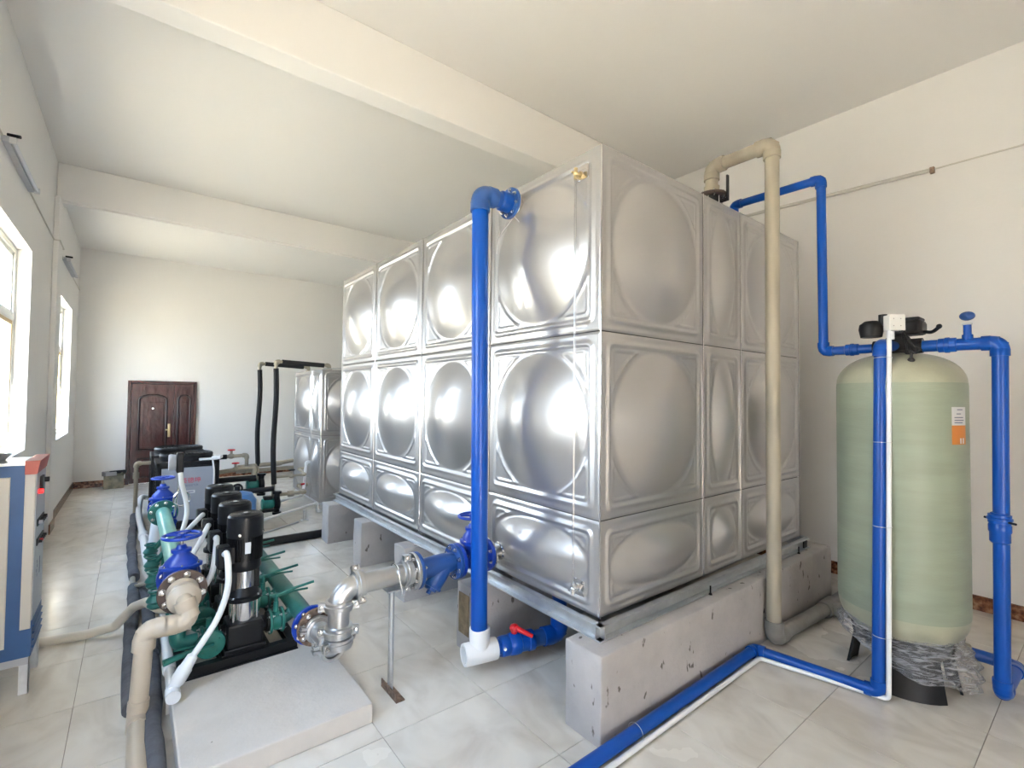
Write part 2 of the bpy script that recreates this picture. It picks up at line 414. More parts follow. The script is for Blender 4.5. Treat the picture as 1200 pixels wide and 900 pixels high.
def part(mb, name, m, parent, label=None, ang=32, kind=None, smooth=True):
    me = mb.mesh(name, m, org(parent), ang, smooth); o = bpy.data.objects.new(name, me); COL.objects.link(o); o.parent = parent
    if label: o['label'] = label
    if kind: o['kind'] = kind
    return o


def solo(mb, name, m, label, cat, group=None, loc=(0, 0, 0), ang=32):
    me = mb.mesh(name, m, loc, ang); o = bpy.data.objects.new(name, me); COL.objects.link(o); o.location = loc
    o['label'] = label; o['category'] = cat; o['org'] = tuple(loc)
    if group: o['group'] = group
    return o


def struct(mb, name, m, label=None, ang=32, parent=None):
    me = mb.mesh(name, m, (0, 0, 0), ang, True); o = bpy.data.objects.new(name, me); COL.objects.link(o)
    if parent: o.parent = parent
    else:
        o['kind'] = 'structure'
        if label: o['label'] = label
    return o


def copy_tree(o, parent=None, **kw):
    c = o.copy(); COL.objects.link(c)
    if parent: c.parent = parent
    for k, v in kw.items():
        if k == 'loc': c.location = v; c['org'] = tuple(v)
        else: c[k] = v
    for ch in list(o.children): copy_tree(ch, c)
    return c


_bolts = {}


def bolt_at(parent, p, axis, size=0.012, m='chrome', length=0.012):
    key = (round(size, 4), round(length, 4), m)
    if key not in _bolts:
        b = MB().lathe((0, 0, 0), 'z', [(0, 0), (0, size * 1.35), (size * 0.15, size * 1.35), (size * 0.15, size), (size * 0.9, size), (size * 1.0, size * 0.8), (size, size * .55), (length + size * 0.5, size * 0.55), (length + size * .5, 0)], 6)
        _bolts[key] = b.mesh('bolt', m)
    o = bpy.data.objects.new('bolt', _bolts[key]); COL.objects.link(o); o.parent = parent
    o.location = Vector(p) - org(parent); o.rotation_mode = 'QUATERNION'
    o.rotation_quaternion = ax(axis).to_track_quat('Z', 'Y'); return o


def flange(parent, c, axis, R, th, m, n=8, bs=0.011, ri=0.0, bolt='chrome', ph=0.2, both=True, label=None):
    c = Vector(c); u, w, a = frame(axis)
    mb = MB().lathe(c - a * th / 2, axis, [(0, ri), (0, R * .98), (th * .12, R), (th * .88, R), (th, R * .98), (th, ri)] if ri else [(0, 0), (0, R * .98), (th * .12, R), (th * .88, R), (th, R * .98), (th, 0)], 32)
    f = part(mb, 'flange', m, parent, label)
    for k in range(n):
        t = ph + 2 * pi * k / n; q = c + (u * cos(t) + w * sin(t)) * R * 0.80
        bolt_at(f, q + a * th / 2, a, bs, bolt)
        if both: bolt_at(f, q - a * th / 2, -a, bs, bolt)
    return f


def elbow_part(parent, p0, corner, p1, r, bend, m, collar=1.2, cl=0.6, label=None):
    """p0/p1 only give directions; a bend with a socket collar on each end"""
    corner = Vector(corner); a = (Vector(p0) - corner).normalized(); b = (Vector(p1) - corner).normalized()
    t = bend / math.tan(a.angle(b) / 2)
    q = fillet([corner + a * (t + 1e-4) * 2.1, corner, corner + b * (t + 1e-4) * 2.1], bend, 10)[1:-1]
    mb = MB().tube(q, r * (collar * .965 if collar > 1.01 else 1.0), 24)
    if collar > 1.01:
        L = r * cl * 2
        for d in (a, b): mb.lathe(corner + d * (t - L * .25), d, [(0, 0), (0, r * 1.1), (L * .12, r * collar), (L, r * collar), (L * 1.0, r * .98)], 24)
    return part(mb, 'elbow', m, parent, label, 40)


def run(parent, pts, r, m, bend=None, collar=1.2, elbow_m=None, seg=20, name='pipe'):
    """straight pipes with elbow fittings at every corner"""
    pts = [Vector(p) for p in pts]; bend = bend or r * 1.3
    for i in range(len(pts) - 1):
        part(MB().cyl(pts[i], pts[i + 1], r, None, seg), name, m, parent)
    for i in range(1, len(pts) - 1):
        elbow_part(parent, pts[i - 1], pts[i], pts[i + 1], r, bend, elbow_m or m, collar)


def coupling(parent, p, axis, r, L, m, name='coupling', k=1.22):
    p = Vector(p); a = ax(axis); h = L / 2
    return part(MB().lathe(p - a * h, a, [(0, 0), (0, r * 1.05), (L * .06, r * k), (L * .35, r * k), (L * .4, r * k * 1.1), (L * .6, r * k * 1.1), (L * .65, r * k), (L * .94, r * k), (L, r * 1.05), (L, 0)], 24), name, m, parent)


def text_mesh(s, size, m, name, parent, loc, rot, extrude=0.0008, label=None):
    c = bpy.data.curves.new(name, 'FONT'); c.body = s; c.size = size; c.extrude = extrude; c.align_x = 'LEFT'
    t = bpy.data.objects.new(name, c); COL.objects.link(t); bpy.context.view_layer.update()
    dg = bpy.context.evaluated_depsgraph_get(); me = bpy.data.meshes.new_from_object(t.evaluated_get(dg))
    bpy.data.objects.remove(t); me.materials.clear(); me.materials.append(MT[m])
    o = bpy.data.objects.new(name, me); COL.objects.link(o); o.parent = parent
    o.location = Vector(loc) - org(parent); o.rotation_euler = rot
    if label: o['label'] = label
    return o

# ================================================================== THE ROOM
XL, XR, YF, ZC = -2.71, 3.40, 9.5, 4.44
XO = XL - 0.24


def wall_with_holes(name, axis, a0, a1, c0, c1, holes, z1, m):
    """wall along `axis` between a0..a1, thickness c0..c1, rectangular holes (s0,s1,z0,z1)"""
    mb = MB(); hs = sorted(holes); cur = a0

    def blk(s0, s1, zz0, zz1):
        if s1 - s0 < 1e-4 or zz1 - zz0 < 1e-4: return
        if axis == 'y': mb.bx(c0, c1, s0, s1, zz0, zz1)
        else: mb.bx(s0, s1, c0, c1, zz0, zz1)
    for s0, s1, h0, h1 in hs:
        blk(cur, s0, 0, z1); blk(s0, s1, 0, h0); blk(s0, s1, h1, z1); cur = s1
    blk(cur, a1, 0, z1)
    return struct(mb, name, m, ang=20)


wl = wall_with_holes('wall_left', 'y', YB - .24, YF + .24, XO, XL, WINS, 4.7, 'wall')
wr = wall_with_holes('wall_right', 'y', YB - .24, YF + .24, XR, XR + .24, [], 4.7, 'wall')
wf = wall_with_holes('wall_far', 'x', XL, XR, YF, YF + .24, [], 4.7, 'wall')
wb = wall_with_holes('wall_back', 'x', XL, XR, YB - .24, YB, [UNSEEN_GATE], 4.7, 'wall')
ce = struct(MB().bx(XO, XR + .24, YB - .24, 6.41, ZC, ZC + .2).bx(XO, XR + .24, 6.41, YF + .24, 4.19, ZC + .2), 'ceiling', 'ceiling')
struct(MB().bx(XL, XR, 1.777, 1.98, 3.965, ZC, 0.012), 'trim_1', 'ceiling', 'white ceiling beam crossing above the big steel tank')
struct(MB().bx(XL, XR, 6.21, 6.41, 3.98, ZC, 0.012).bx(XL, XR, 6.235, 6.41, 3.955, 3.98), 'trim_2', 'ceiling', 'white ceiling beam nearest the far wall')
struct(MB().bx(XL, XR, -2.6, -2.4, 3.965, ZC, 0.012), 'trim_3', 'ceiling', 'white ceiling beam behind the camera position')
struct(MB().bx(XL, XL + .05, 6.05, 6.45, 0, 3.98, 0.008), 'trim_4', 'wall', 'shallow white wall pilaster under the far beam')
# yard outside
struct(MB().bx(-40, XO, -30, 40, -0.25, -0.15).bx(XO, 40, -30, YB - .24, -0.25, -0.15), 'ground', 'asphalt', 'sunlit concrete yard outside the windows')

# floor: bed plus tiles
fl = struct(MB().bx(XL, XR, YB - .24, YF, -0.2, -0.004), 'floor', 'grout')
TS = 0.6; gx0, gy0 = -2.13 - 2 * TS, 1.75 - 12 * TS
_tiles = {}
ix = 0
x = gx0
while x < XR:
    y = gy0
    while y < YF:
        x0, x1 = max(x, XL), min(x + TS, XR); y0, y1 = max(y, YB), min(y + TS, YF)
        if x1 - x0 > .02 and y1 - y0 > .02:
            key = (round(x1 - x0, 3), round(y1 - y0, 3))
            if key not in _tiles:
                w, h = key; _tiles[key] = MB().box((0, 0, -0.004), (w - .003, h - .003, 0.008), 0, 0.0012).mesh('tile', 'tile')
            o = bpy.data.objects.new('tile', _tiles[key]); COL.objects.link(o); o.parent = fl
            o.location = ((x0 + x1) / 2, (y0 + y1) / 2, random.uniform(-.0004, .0004))
        y += TS
    x += TS


def skirting(name, segs, horiz):
    root = None
    for (s0, s1, c0, c1) in segs:
        q = s0
        while q < s1 - 0.01:
            e1 = min(q + 0.8, s1); mb = MB()
            if horiz: mb.bx(q + .001, e1 - .001, c0, c1, 0.0, 0.115, 0.002)
            else: mb.bx(c0, c1, q + .001, e1 - .001, 0.0, 0.115, 0.002)
            if root is None: root = struct(mb, name, 'granite')
            else: struct(mb, 'skirting_tile', 'granite', parent=root)
            q = e1


skirting('baseboard_right', [(YB, YF, XR - .018, XR)], False)
skirting('baseboard_left', [(YB, 6.05, XL, XL + .015), (6.05, 6.45, XL + .05, XL + .065), (6.45, YF, XL, XL + .015)], False)
skirting('baseboard_far', [(XL, -2.0, YF - .015, YF), (-0.95, XR, YF - .015, YF)], True)
skirting('baseboard_back', [(XL, UNSEEN_GATE[0], YB, YB + .015), (UNSEEN_GATE[1], XR, YB, YB + .015)], True)

# windows
for i, (y0, y1, z0, z1) in enumerate(WINS):
    xf = -2.835; t = 0.05; zt = 2.34 if i != 1 else 2.3; ym = (y0 + y1) / 2
    fr = MB()
    for a, b in ((y0, y0 + t), (y1 - t, y1)): fr.bx(xf - .035, xf + .025, a, b, z0, z1, .004)
    for a, b in ((z0, z0 + t), (z1 - t, z1), (zt - t / 2, zt + t / 2)): fr.bx(xf - .035, xf + .025, y0 + t, y1 - t, a, b, .004)
    w = struct(fr, 'window_%d' % (i + 1), 'alu')
    w['label'] = ['aluminium window nearest the steel cabinet', 'narrow looking aluminium window nearest the far wall', 'aluminium window beside the camera', 'aluminium window behind the camera'][i]
    for (a, b, c, d, off, mm) in ((y0 + t, ym, zt + .03, z1 - t, .0, 'alu'), (ym, y1 - t, zt + .03, z1 - t, .0, 'alu'),
                              (y0 + t, ym + .03, z0 + t, zt - .03, -.012, 'wood_frame'), (ym - .03, y1 - t, z0 + t, zt - .03, .010, 'wood_frame')):
        q = .035; s = MB()
        s.bx(xf + off - .012, xf + off + .008, a, a + q, c, d).bx(xf + off - .012, xf + off + .008, b - q, b, c, d)
        s.bx(xf + off - .012, xf + off + .008, a + q, b - q, c, c + q).bx(xf + off - .012, xf + off + .008, a + q, b - q, d - q, d)
        so = struct(s, 'sash', mm, parent=w)
        struct(MB().bx(xf + off - .004, xf + off, a + q, b - q, c + q, d - q), 'pane', 'glass', parent=so)

# entrance door in the far wall
dx0, dx1, dz1 = -2.005, -0.955, 1.89
dr = struct(MB().bx(dx0, dx0 + .05, YF - .05, YF - .001, 0, dz1, .005).bx(dx1 - .04, dx1, YF - .05, YF - .001, 0, dz1, .005).bx(dx0 + .05, dx1 - .04, YF - .05, YF - .001, dz1 - .05, dz1, .005), 'door_1', 'door')
dr['label'] = 'maroon metal double door with carved panels in the far wall'
xs = -1.31
for nm, a, b in (('wide', dx0 + .055, xs - .004), ('narrow', xs + .004, dx1 - .045)):
    lf = struct(MB().bx(a, b, YF - .04, YF - .005, 0.015, dz1 - .055, .004), 'door_leaf', 'door', parent=dr)
    wd = b - a; mx0, mx1 = a + wd * .18, b - wd * .18
    # upper moulding with arched head
    zb, zt2 = .62, 1.62
    pts = [(mx0, YF - .045, zb), (mx0, YF - .045, zt2 - .08)] + [(mx0 + (mx1 - mx0) * (0.5 - 0.5 * cos(pi * k / 10)), YF - .045, zt2 - .08 + .09 * sin(pi * k / 10)) for k in range(11)] + [(mx1, YF - .045, zt2 - .08), (mx1, YF - .045, zb), (mx0, YF - .045, zb)]
    struct(MB().tube(pts, .020 if nm == 'wide' else .015, 8), 'moulding', 'door_dark', parent=lf)
    struct(MB().bx(mx0 + .04, mx1 - .04, YF - .05, YF - .038, zb + .05, zt2 - .12, .01), 'raised_panel', 'door', parent=lf)
    pts = [(mx0, YF - .045, .12), (mx0, YF - .045, .46), (mx1, YF - .045, .46), (mx1, YF - .045, .12), (mx0, YF - .045, .12)]
    struct(MB().tube(pts, .015, 8), 'moulding', 'door_dark', parent=lf)
    struct(MB().bx(mx0 + .04, mx1 - .04, YF - .05, YF - .038, .16, .42, .01), 'raised_panel', 'door', parent=lf)
    if nm == 'wide':
        struct(MB().bx(b - .085, b - .045, YF - .052, YF - .038, .84, 1.09, .005).cyl((b - .065, YF - .05, .98), (b - .065, YF - .09, .98), .012).bx(b - .12, b - .058, YF - .095, YF - .083, .97, .99, .004), 'door_handle', 'brass', parent=lf)
        struct(MB().cyl(((a + b) / 2, YF - .05, 1.38), ((a + b) / 2, YF - .056, 1.38), .016), 'peephole', 'chrome', parent=lf)

# tube lamps and wiring on the walls
def tube_lamp(x, y0, y1, z, s, label):
    t = thing('tube_lamp', label, 'lamp', (x, (y0 + y1) / 2, z))
    part(MB().bx(x, x + s * .045, y0, y1, z - .022, z + .022, .006), 'lamp_body', 'cab_grey', t)
    part(MB().cyl((x + s * .062, y0 + .03, z - .008), (x + s * .062, y1 - .03, z - .008), .014), 'tube', 'tube', t)
    for yy in (y0 + .012, y1 - .012): part(MB().bx(x + s * .04, x + s * .08, yy - .012, yy + .012, z - .028, z + .02, .004), 'lamp_holder', 'label', t)
    part(MB().cyl((x + s * .03, y0 + .02, z + .035), (x + s * .10, y0 + .0, z + .03), .012, None, 10), 'switch', 'black_plastic', t, 'small black switch')


tube_lamp(XL, 3.22, 4.34, 3.47, 1, 'unlit tube lamp on left wall above the window nearest the cabinet')
tube_lamp(XL, 7.0, 8.2, 3.44, 1, 'unlit tube lamp high on left wall beyond the pilaster')
solo(MB().tube(fillet([(XL + .01, YB + .1, 3.5), (XL + .01, 3.2, 3.48)], .01), .007, 8), 'cable_cover', 'cord', 'thin cream cable cover on left wall running to the nearest tube lamp', 'cable cover')
solo(MB().tube([(XL + .01, 4.36, 3.46), (XL + .01, 6.04, 3.45), (XL + .062, 6.04, 3.45), (XL + .062, 6.44, 3.44), (XL + .01, 6.46, 3.44), (XL + .01, 6.98, 3.44)], .007, 8), 'cable_cover', 'cord', 'thin cream cable cover jogging round the pilaster between two tube lamps', 'cable cover')
solo(MB().tube([(XL + .01, 8.22, 3.43), (XL + .01, 9.45, 3.43)], .006, 8), 'cable_cover', 'cord', 'thin cream cable cover from the far tube lamp to the corner', 'cable cover')
t = thing('cable_trunking', 'cream cable trunking high on the right wall behind the tank', 'cable cover', (XR, .5, 3.65))
part(MB().tube([(XR - .02, 2.4, 3.76), (XR - .02, -.71, 3.63)], .017, 10), 'trunking', 'cord', t)
part(MB().bx(XR - .04, XR, -.735, -.705, 3.60, 3.65, .003), 'end_cap', 'rust', t)
part(MB().tube([(XR - .01, -.72, 3.635), (XR - .01, YB + .1, 3.60)], .007, 8), 'cable', 'cord', t)

# ================================================================== BIG STAINLESS TANK
_pan = {}


def panel_mesh(w, h, H=0.105):
    key = (w, h)
    if key in _pan: return _pan[key]
    step = 0.0095; nx, ny = int(w / step), int(h / step)
    w2, h2 = w / 2 - .0015, h / 2 - .0025
    ea = .41 if w > .8 else .152; eb = .41 if h > .8 else .160
    Hd = H * (1.0 if min(w, h) > .8 else .72)

    def rr(u, v, ax_, ay_, r):
        qx, qy = abs(u) - ax_ + r, abs(v) - ay_ + r
        return math.hypot(max(qx, 0), max(qy, 0)) + min(max(qx, qy), 0) - r

    def ss(a, b, x):
        t = max(0, min(1, (x - a) / (b - a))); return t * t * (3 - 2 * t)

    def hgt(u, v):
        z = 0.0
        e_ = min(w2 - abs(u), h2 - abs(v))
        if e_ < .006: z -= .005 * (1 - e_ / .006)
        d = rr(u, v, w / 2 - .062, h / 2 - .062, .035)
        z += .0105 * (1 - ss(.007, .017, abs(d)))
        r = sqrt((u / ea) ** 2 + (v / eb) ** 2)
        if r < 1:
            z += Hd * (1 - r * r) * (0.82 + .18 * (1 - r * r)) if min(w, h) > .8 else (Hd * (1 - r ** 1.45) if w < .8 else Hd * (1 - r ** 1.8))
        # corner beads
        g = (r - 1) * min(ea, eb) if min(w, h) > .8 else (r - 1) * (ea * eb) / sqrt((eb * u / (math.hypot(u, v) + 1e-6)) ** 2 + (ea * v / (math.hypot(u, v) + 1e-6)) ** 2 + 1e-9)
        s1 = rr(u, v, w / 2 - .098, h / 2 - .098, .02); s2 = .036 - g
        k = .012; hh = max(k - abs(s1 - s2), 0) / k; sd_ = max(s1, s2) + hh * hh * k * .25
        z += .0068 * (1 - ss(.0035, .0090, abs(sd_)))
        return z
    P, F = [], []
    for j in range(ny + 1):
        for i in range(nx + 1):
            u = -w2 + 2 * w2 * i / nx; v = -h2 + 2 * h2 * j / ny
            P.append((u, -hgt(u, v), v))
    for j in range(ny):
        for i in range(nx):
            a = j * (nx + 1) + i; F.append((a, a + 1, a + nx + 2, a + nx + 1))
    me = bpy.data.meshes.new('panel'); me.from_pydata(P, [], F)
    me.polygons.foreach_set('use_smooth', [True] * len(me.polygons)); me.materials.append(MT['steel']); _pan[key] = me; return me


def put_panel(parent, me, loc, rz, label=None):
    o = bpy.data.objects.new('panel', me); COL.objects.link(o); o.parent = parent
    o.location = Vector(loc) - org(parent); o.rotation_euler = (random.uniform(-.002, .002), random.uniform(-.001, .001), rz + random.uniform(-.003, .003)); return o


def panel_tank(root, x0, y0, z0, xs_, ys_, zs_, faces):
    """xs_/ys_/zs_: panel widths along x, y and up"""
    X1, Y1, Z1 = x0 + sum(xs_), y0 + sum(ys_), z0 + sum(zs_)
    part(MB().bx(x0 + .012, X1 - .012, y0 + .012, Y1 - .012, z0 + .002, Z1 - .012), 'inner_shell', 'dark_gap', root)
    z = z0
    for hz in zs_:
        c = x0
        for w in xs_:
            if 'front' in faces: put_panel(root, panel_mesh(w, hz), (c + w / 2, y0, z + hz / 2), 0)
            if 'rear' in faces: put_panel(root, panel_mesh(w, hz), (c + w / 2, Y1, z + hz / 2), pi)
            c += w
        c = y0
        for w in ys_:
            if 'left' in faces: put_panel(root, panel_mesh(w, hz), (x0, c + w / 2, z + hz / 2), -pi / 2)
            if 'right' in faces: put_panel(root, panel_mesh(w, hz), (X1, c + w / 2, z + hz / 2), pi / 2)
            c += w
        z += hz
    # weld strips on the vertical joints and folded corner edges
    for px_, py_ in ((x0, y0), (X1, y0), (x0, Y1), (X1, Y1)):
        part(MB().bx(px_ - .003, px_ + .003, py_ - .003, py_ + .003, z0, Z1, .002), 'corner_edge', 'chrome', root)
    c = x0
    for w in xs_[:-1]:
        c += w
        for yy, s in ((y0, -1), (Y1, 1)): part(MB().cyl((c, yy + s * .001, z0), (c, yy + s * .001, Z1), .0035, None, 8), 'weld_seam', 'chrome', root)
    c = y0
    for w in ys_[:-1]:
        c += w
        for xx, s in ((x0, -1), (X1, 1)): part(MB().cyl((xx + s * .001, c, z0), (xx + s * .001, c, Z1), .0035, None, 8), 'weld_seam', 'chrome', root)
    # roof sheets
    cy = y0
    for wy in ys_:
        cx = x0
        for wx in xs_:
            part(MB().box((cx + wx / 2, cy + wy / 2, Z1 - .006), (wx - .004, wy - .004, .012), 0, .003), 'roof_sheet', 'steel', root); cx += wx
        cy += wy


B = 0.51
tank = thing('water_tank', 'big stainless steel sectional water tank with domed panels on concrete piers', 'water tank', (1.25, 2, B))
panel_tank(tank, 0, 0, B, [1, .5, 1], [1, 1, 1, 1], [.5, 1, 1], ('front', 'left', 'rear', 'right'))

# galvanised channel frame under the tank
fr = thing('base_frame', 'galvanised steel channel frame between the big tank and its concrete piers', 'frame', (1.25, 2, .43))
def channel(p0, p1, out, z0=.43, z1=.508):
    p0, p1, out = Vector(p0), Vector(p1), Vector(out); mb = MB(); d = (p1 - p0); L = d.length; R = Matrix((d.normalized(), out, Z3)).transposed()
    c = (p0 + p1) / 2
    mb.box(c - out * .004 + Z3 * ((z0 + z1) / 2), (L, .006, z1 - z0), R=R)
    for z in (z0 + .004, z1 - .004): mb.box(c - out * .004 + out * .018 + Z3 * z, (L, .038, .008), R=R)
    return part(mb, 'channel', 'galv', fr)
channel((-.03, -.06, 0), (-.03, 4.03, 0), (-1, 0, 0))
channel((-.06, -.03, 0), (2.53, -.03, 0), (0, -1, 0))
channel((2.53, -.03, 0), (2.53, 4.03, 0), (1, 0, 0))
channel((-.03, 4.03, 0), (2.53, 4.03, 0), (0, 1, 0))
for yy in (1, 2, 3): part(MB().bx(0, 2.5, yy - .03, yy + .03, .43, .505), 'cross_channel', 'galv', fr)
for xx in (.95, 2.28):
    bolt_at(fr, (xx, -.075, .43), 'z', .010, 'black', .05)
part(MB().bx(2.44, 2.50, -.055, -.045, .435, .50), 'gusset', 'black', fr, 'dark steel gusset plate at the end of the channel')

# concrete piers
def pier(x0, x1, y0, y1, z1, label, seed):
    rnd = random.Random(seed); bm = bmesh.new(); bmesh.ops.create_cube(bm, size=1)
    for v in bm.verts: v.co = Vector(((x0 + x1) / 2 + v.co.x * (x1 - x0), (y0 + y1) / 2 + v.co.y * (y1 - y0), z1 / 2 + v.co.z * z1))
    bmesh.ops.bevel(bm, geom=bm.edges[:], offset=.008, segments=2, profile=.5, affect='EDGES')
    bmesh.ops.subdivide_edges(bm, edges=[e_ for e_ in bm.edges if e_.calc_length() > .3], cuts=14, use_grid_fill=True)
    bm.verts.index_update()
    for v in bm.verts:
        if v.co.z > .01: v.co += Vector(noise.noise_vector(v.co * 6 + Vector((seed, 0, 0)))) * .006
        else: v.co.z = 0
    mb = MB(); mb.v = [v.co.copy() for v in bm.verts]; mb.f = [tuple(v.index for v in f.verts) for f in bm.faces]; bm.free()
    return solo(mb, 'concrete_pier', 'pier', label, 'pier', None, ((x0 + x1) / 2, (y0 + y1) / 2, 0), 50)


pier(-.156, 2.74, -.150, .09, .427, 'long concrete pier under the near end of the tank, beside the floor pipe', 1)
pier(-.19, 2.72, .90, 1.08, .427, 'concrete pier with brown stained end just behind the thick blue riser', 2)
pier(-.178, 2.72, 1.90, 2.09, .427, 'concrete pier behind the steel pipe and blue strainer', 3)
pier(-.163, 2.72, 2.87, 3.08, .427, 'concrete pier second from the far end of the big tank', 4)
pier(-.183, 2.72, 3.81, 4.03, .427, 'concrete pier at the far end of the tank where the black pipe meets it', 5)
# brown stain patch on the second pier end, as a thin crust of dried slurry
solo(MB().box((-.196, .985, .24), (.004, .12, .26), 0, .001), 'dried_slurry', 'slurry', 'brown dried slurry crust on the end of the pier behind the blue riser', 'stain')
# crumbs of mortar at the foot of the near pier
rb = random.Random(3); mb = MB()
for k in range(90):
    s = rb.uniform(.004, .016); mb.box((rb.uniform(-.1, 1.35), -.160 - rb.uniform(0, .02), s * .4), (s * 1.4, s, s * .9), rb.uniform(0, 3))
o = solo(mb, 'mortar_crumbs', 'pier', 'crumbs of mortar between the near pier and the blue floor pipe', 'debris'); o['kind'] = 'stuff'

# sight glass on the left face
sg = thing('sight_tube', 'clear plastic level tube down the near edge of the tank', 'level gauge', (-.03, .147, .6))
part(MB().cyl((-.045, .147, .635), (-.045, .147, 2.875), .0075, None, 12), 'tube', 'clear', sg)
for z, m in ((2.885, 'brass'), (.63, 'chrome')):
    part(MB().cyl((.0, .147, z), (-.055, .147, z), .012).cyl((-.045, .147, z - .03), (-.045, .147, z + .03), .011).sphere((-.045, .147, z), .016, 12, 8).lathe((-.004, .147, z), '-x', [(0, 0), (0, .022), (.012, .022), (.012, 0)], 6), 'valve', m, sg, 'brass valve' if m == 'brass' else 'chrome valve')
    part(MB().bx(-.075, -.05, .140, .154, z - .004, z + .004, .002).cyl((-.045, .147, z), (-.075, .147, z), .006), 'handle', m, sg)
part(MB().box((-.003, .147, .63), (.006, .085, .085), 0, .003), 'backing_plate', 'chrome', sg)
part(MB().box((-.003, .13, 2.90), (.006, .085, .085), 0, .003), 'backing_plate', 'chrome', sg)

# ------------------------------------------------------------------ blue overflow riser on the left face
rs = thing('overflow_riser', 'thick blue riser pipe in front of the tank, flanged to its top panel', 'pipe', (-.27, .70, 0))
pt = Vector((-.30, .70, 2.885)); pb = Vector((-.270, .70, .20))
part(MB().cyl(pb, pt - Z3 * .04, .050, None, 28), 'pipe', 'blue', rs)
elbow_part(rs, pb, pt, pt + V(1, 0, 0), .050, .062, 'blue_old', 1.2, .62)
part(MB().cyl(pt + V(.06, 0, 0), (-.075, .70, 2.885), .050, None, 28).lathe((-.155, .70, 2.885), 'x', [(0, .05), (.01, .06), (.05, .062), (.08, .062)], 28), 'branch_pipe', 'blue', rs)
flange(rs, (-.072, .70, 2.885), 'x', .098, .022, 'blue_old', 8, .010)
part(MB().lathe((-.060, .70, 2.885), 'x', [(0, 0), (0, .090), (.010, .090), (.010, .05), (.065, .05), (.065, 0)], 28), 'steel_stub', 'chrome', rs)
flb = thing('plastic_ribbon', 'strip of clear tape hanging off the blue flange at the tank top', 'tape', (-.06, .66, 2.78))
part(MB().tube(smoothpath([(-.05, .68, 2.80), (-.052, .62, 2.74), (-.045, .60, 2.68)]), .003, 6), 'strip', 'label', flb)
part(MB().tube(smoothpath([(-.05, .70, 2.79), (-.11, .75, 2.68), (-.12, .77, 2.57)]), .0025, 6), 'strip', 'label', flb)

# white tee, red handled valve and bend into the tank bottom
dv = V(.5404, -.119, 0).normalized(); c0 = V(-.262, .705, .135)
te = thing('pipe_tee', 'white plastic tee with an open end at the foot of the blue riser', 'pipe fitting', tuple(c0))
part(MB().lathe(c0 - dv * .10, dv, [(.0, .050), (.0, .062), (.012, .064), (.19, .064), (.205, .062), (.205, .048), (.0, .048), (.0, .050)], 32).lathe(c0, 'z', [(.0, .056), (.10, .062), (.14, .062), (.145, .058), (.145, .048), (.10, .048)], 32), 'tee_body', 'white_pvc', te)
part(MB().lathe(c0 - dv * .02, dv, [(0, 0), (0, .048), (.01, .048), (.01, 0)], 24), 'inner_stop', 'label', te)
bv = thing('ball_valve', 'blue plastic union ball valve with red lever under the tank edge', 'valve', tuple(c0 + dv * .26))
a = c0 + dv * .10
part(MB().lathe(a, dv, [(0, 0), (0, .046), (.03, .046), (.03, .054), (.045, .060), (.085, .060), (.09, .058), (.10, .064), (.135, .066), (.16, .064), (.165, .057), (.215, .057), (.22, .062), (.255, .062), (.26, .05), (.27, 0)], 32), 'body', 'blue', bv)
p = a + dv * .05 + V(-.02, -.056, .01); part(MB().sphere(p, .010, 10, 6), 'plug', 'white_pvc', bv)
p = a + dv * .13; part(MB().cyl(p + Z3 * .05, p + Z3 * .10, .018).sphere(p + Z3 * .095, .030, 16, 10, (1, 1, .8)), 'stem', 'red_plastic', bv)
part(MB().tube([p + Z3 * .10, p + V(.0, -.03, .10), p + V(.075, -.085, .055)], .014, 12, True, [.014, .017, .012]), 'lever', 'red_plastic', bv)
bd = thing('drain_bend', 'blue plastic pipe bend rising from the ball valve into the tank bottom', 'pipe', tuple(c0 + dv * .56))
q0 = a + dv * .255; q1 = a + dv * .455; q2 = V(q1.x, q1.y, .50)
part(MB().cyl(q0, q1, .048, None, 24), 'pipe', 'blue_old', bd); elbow_part(bd, q0, q1, q2, .048, .065, 'blue', 1.2, .8); part(MB().cyl(q1, q2, .048, None, 24), 'pipe', 'blue', bd)

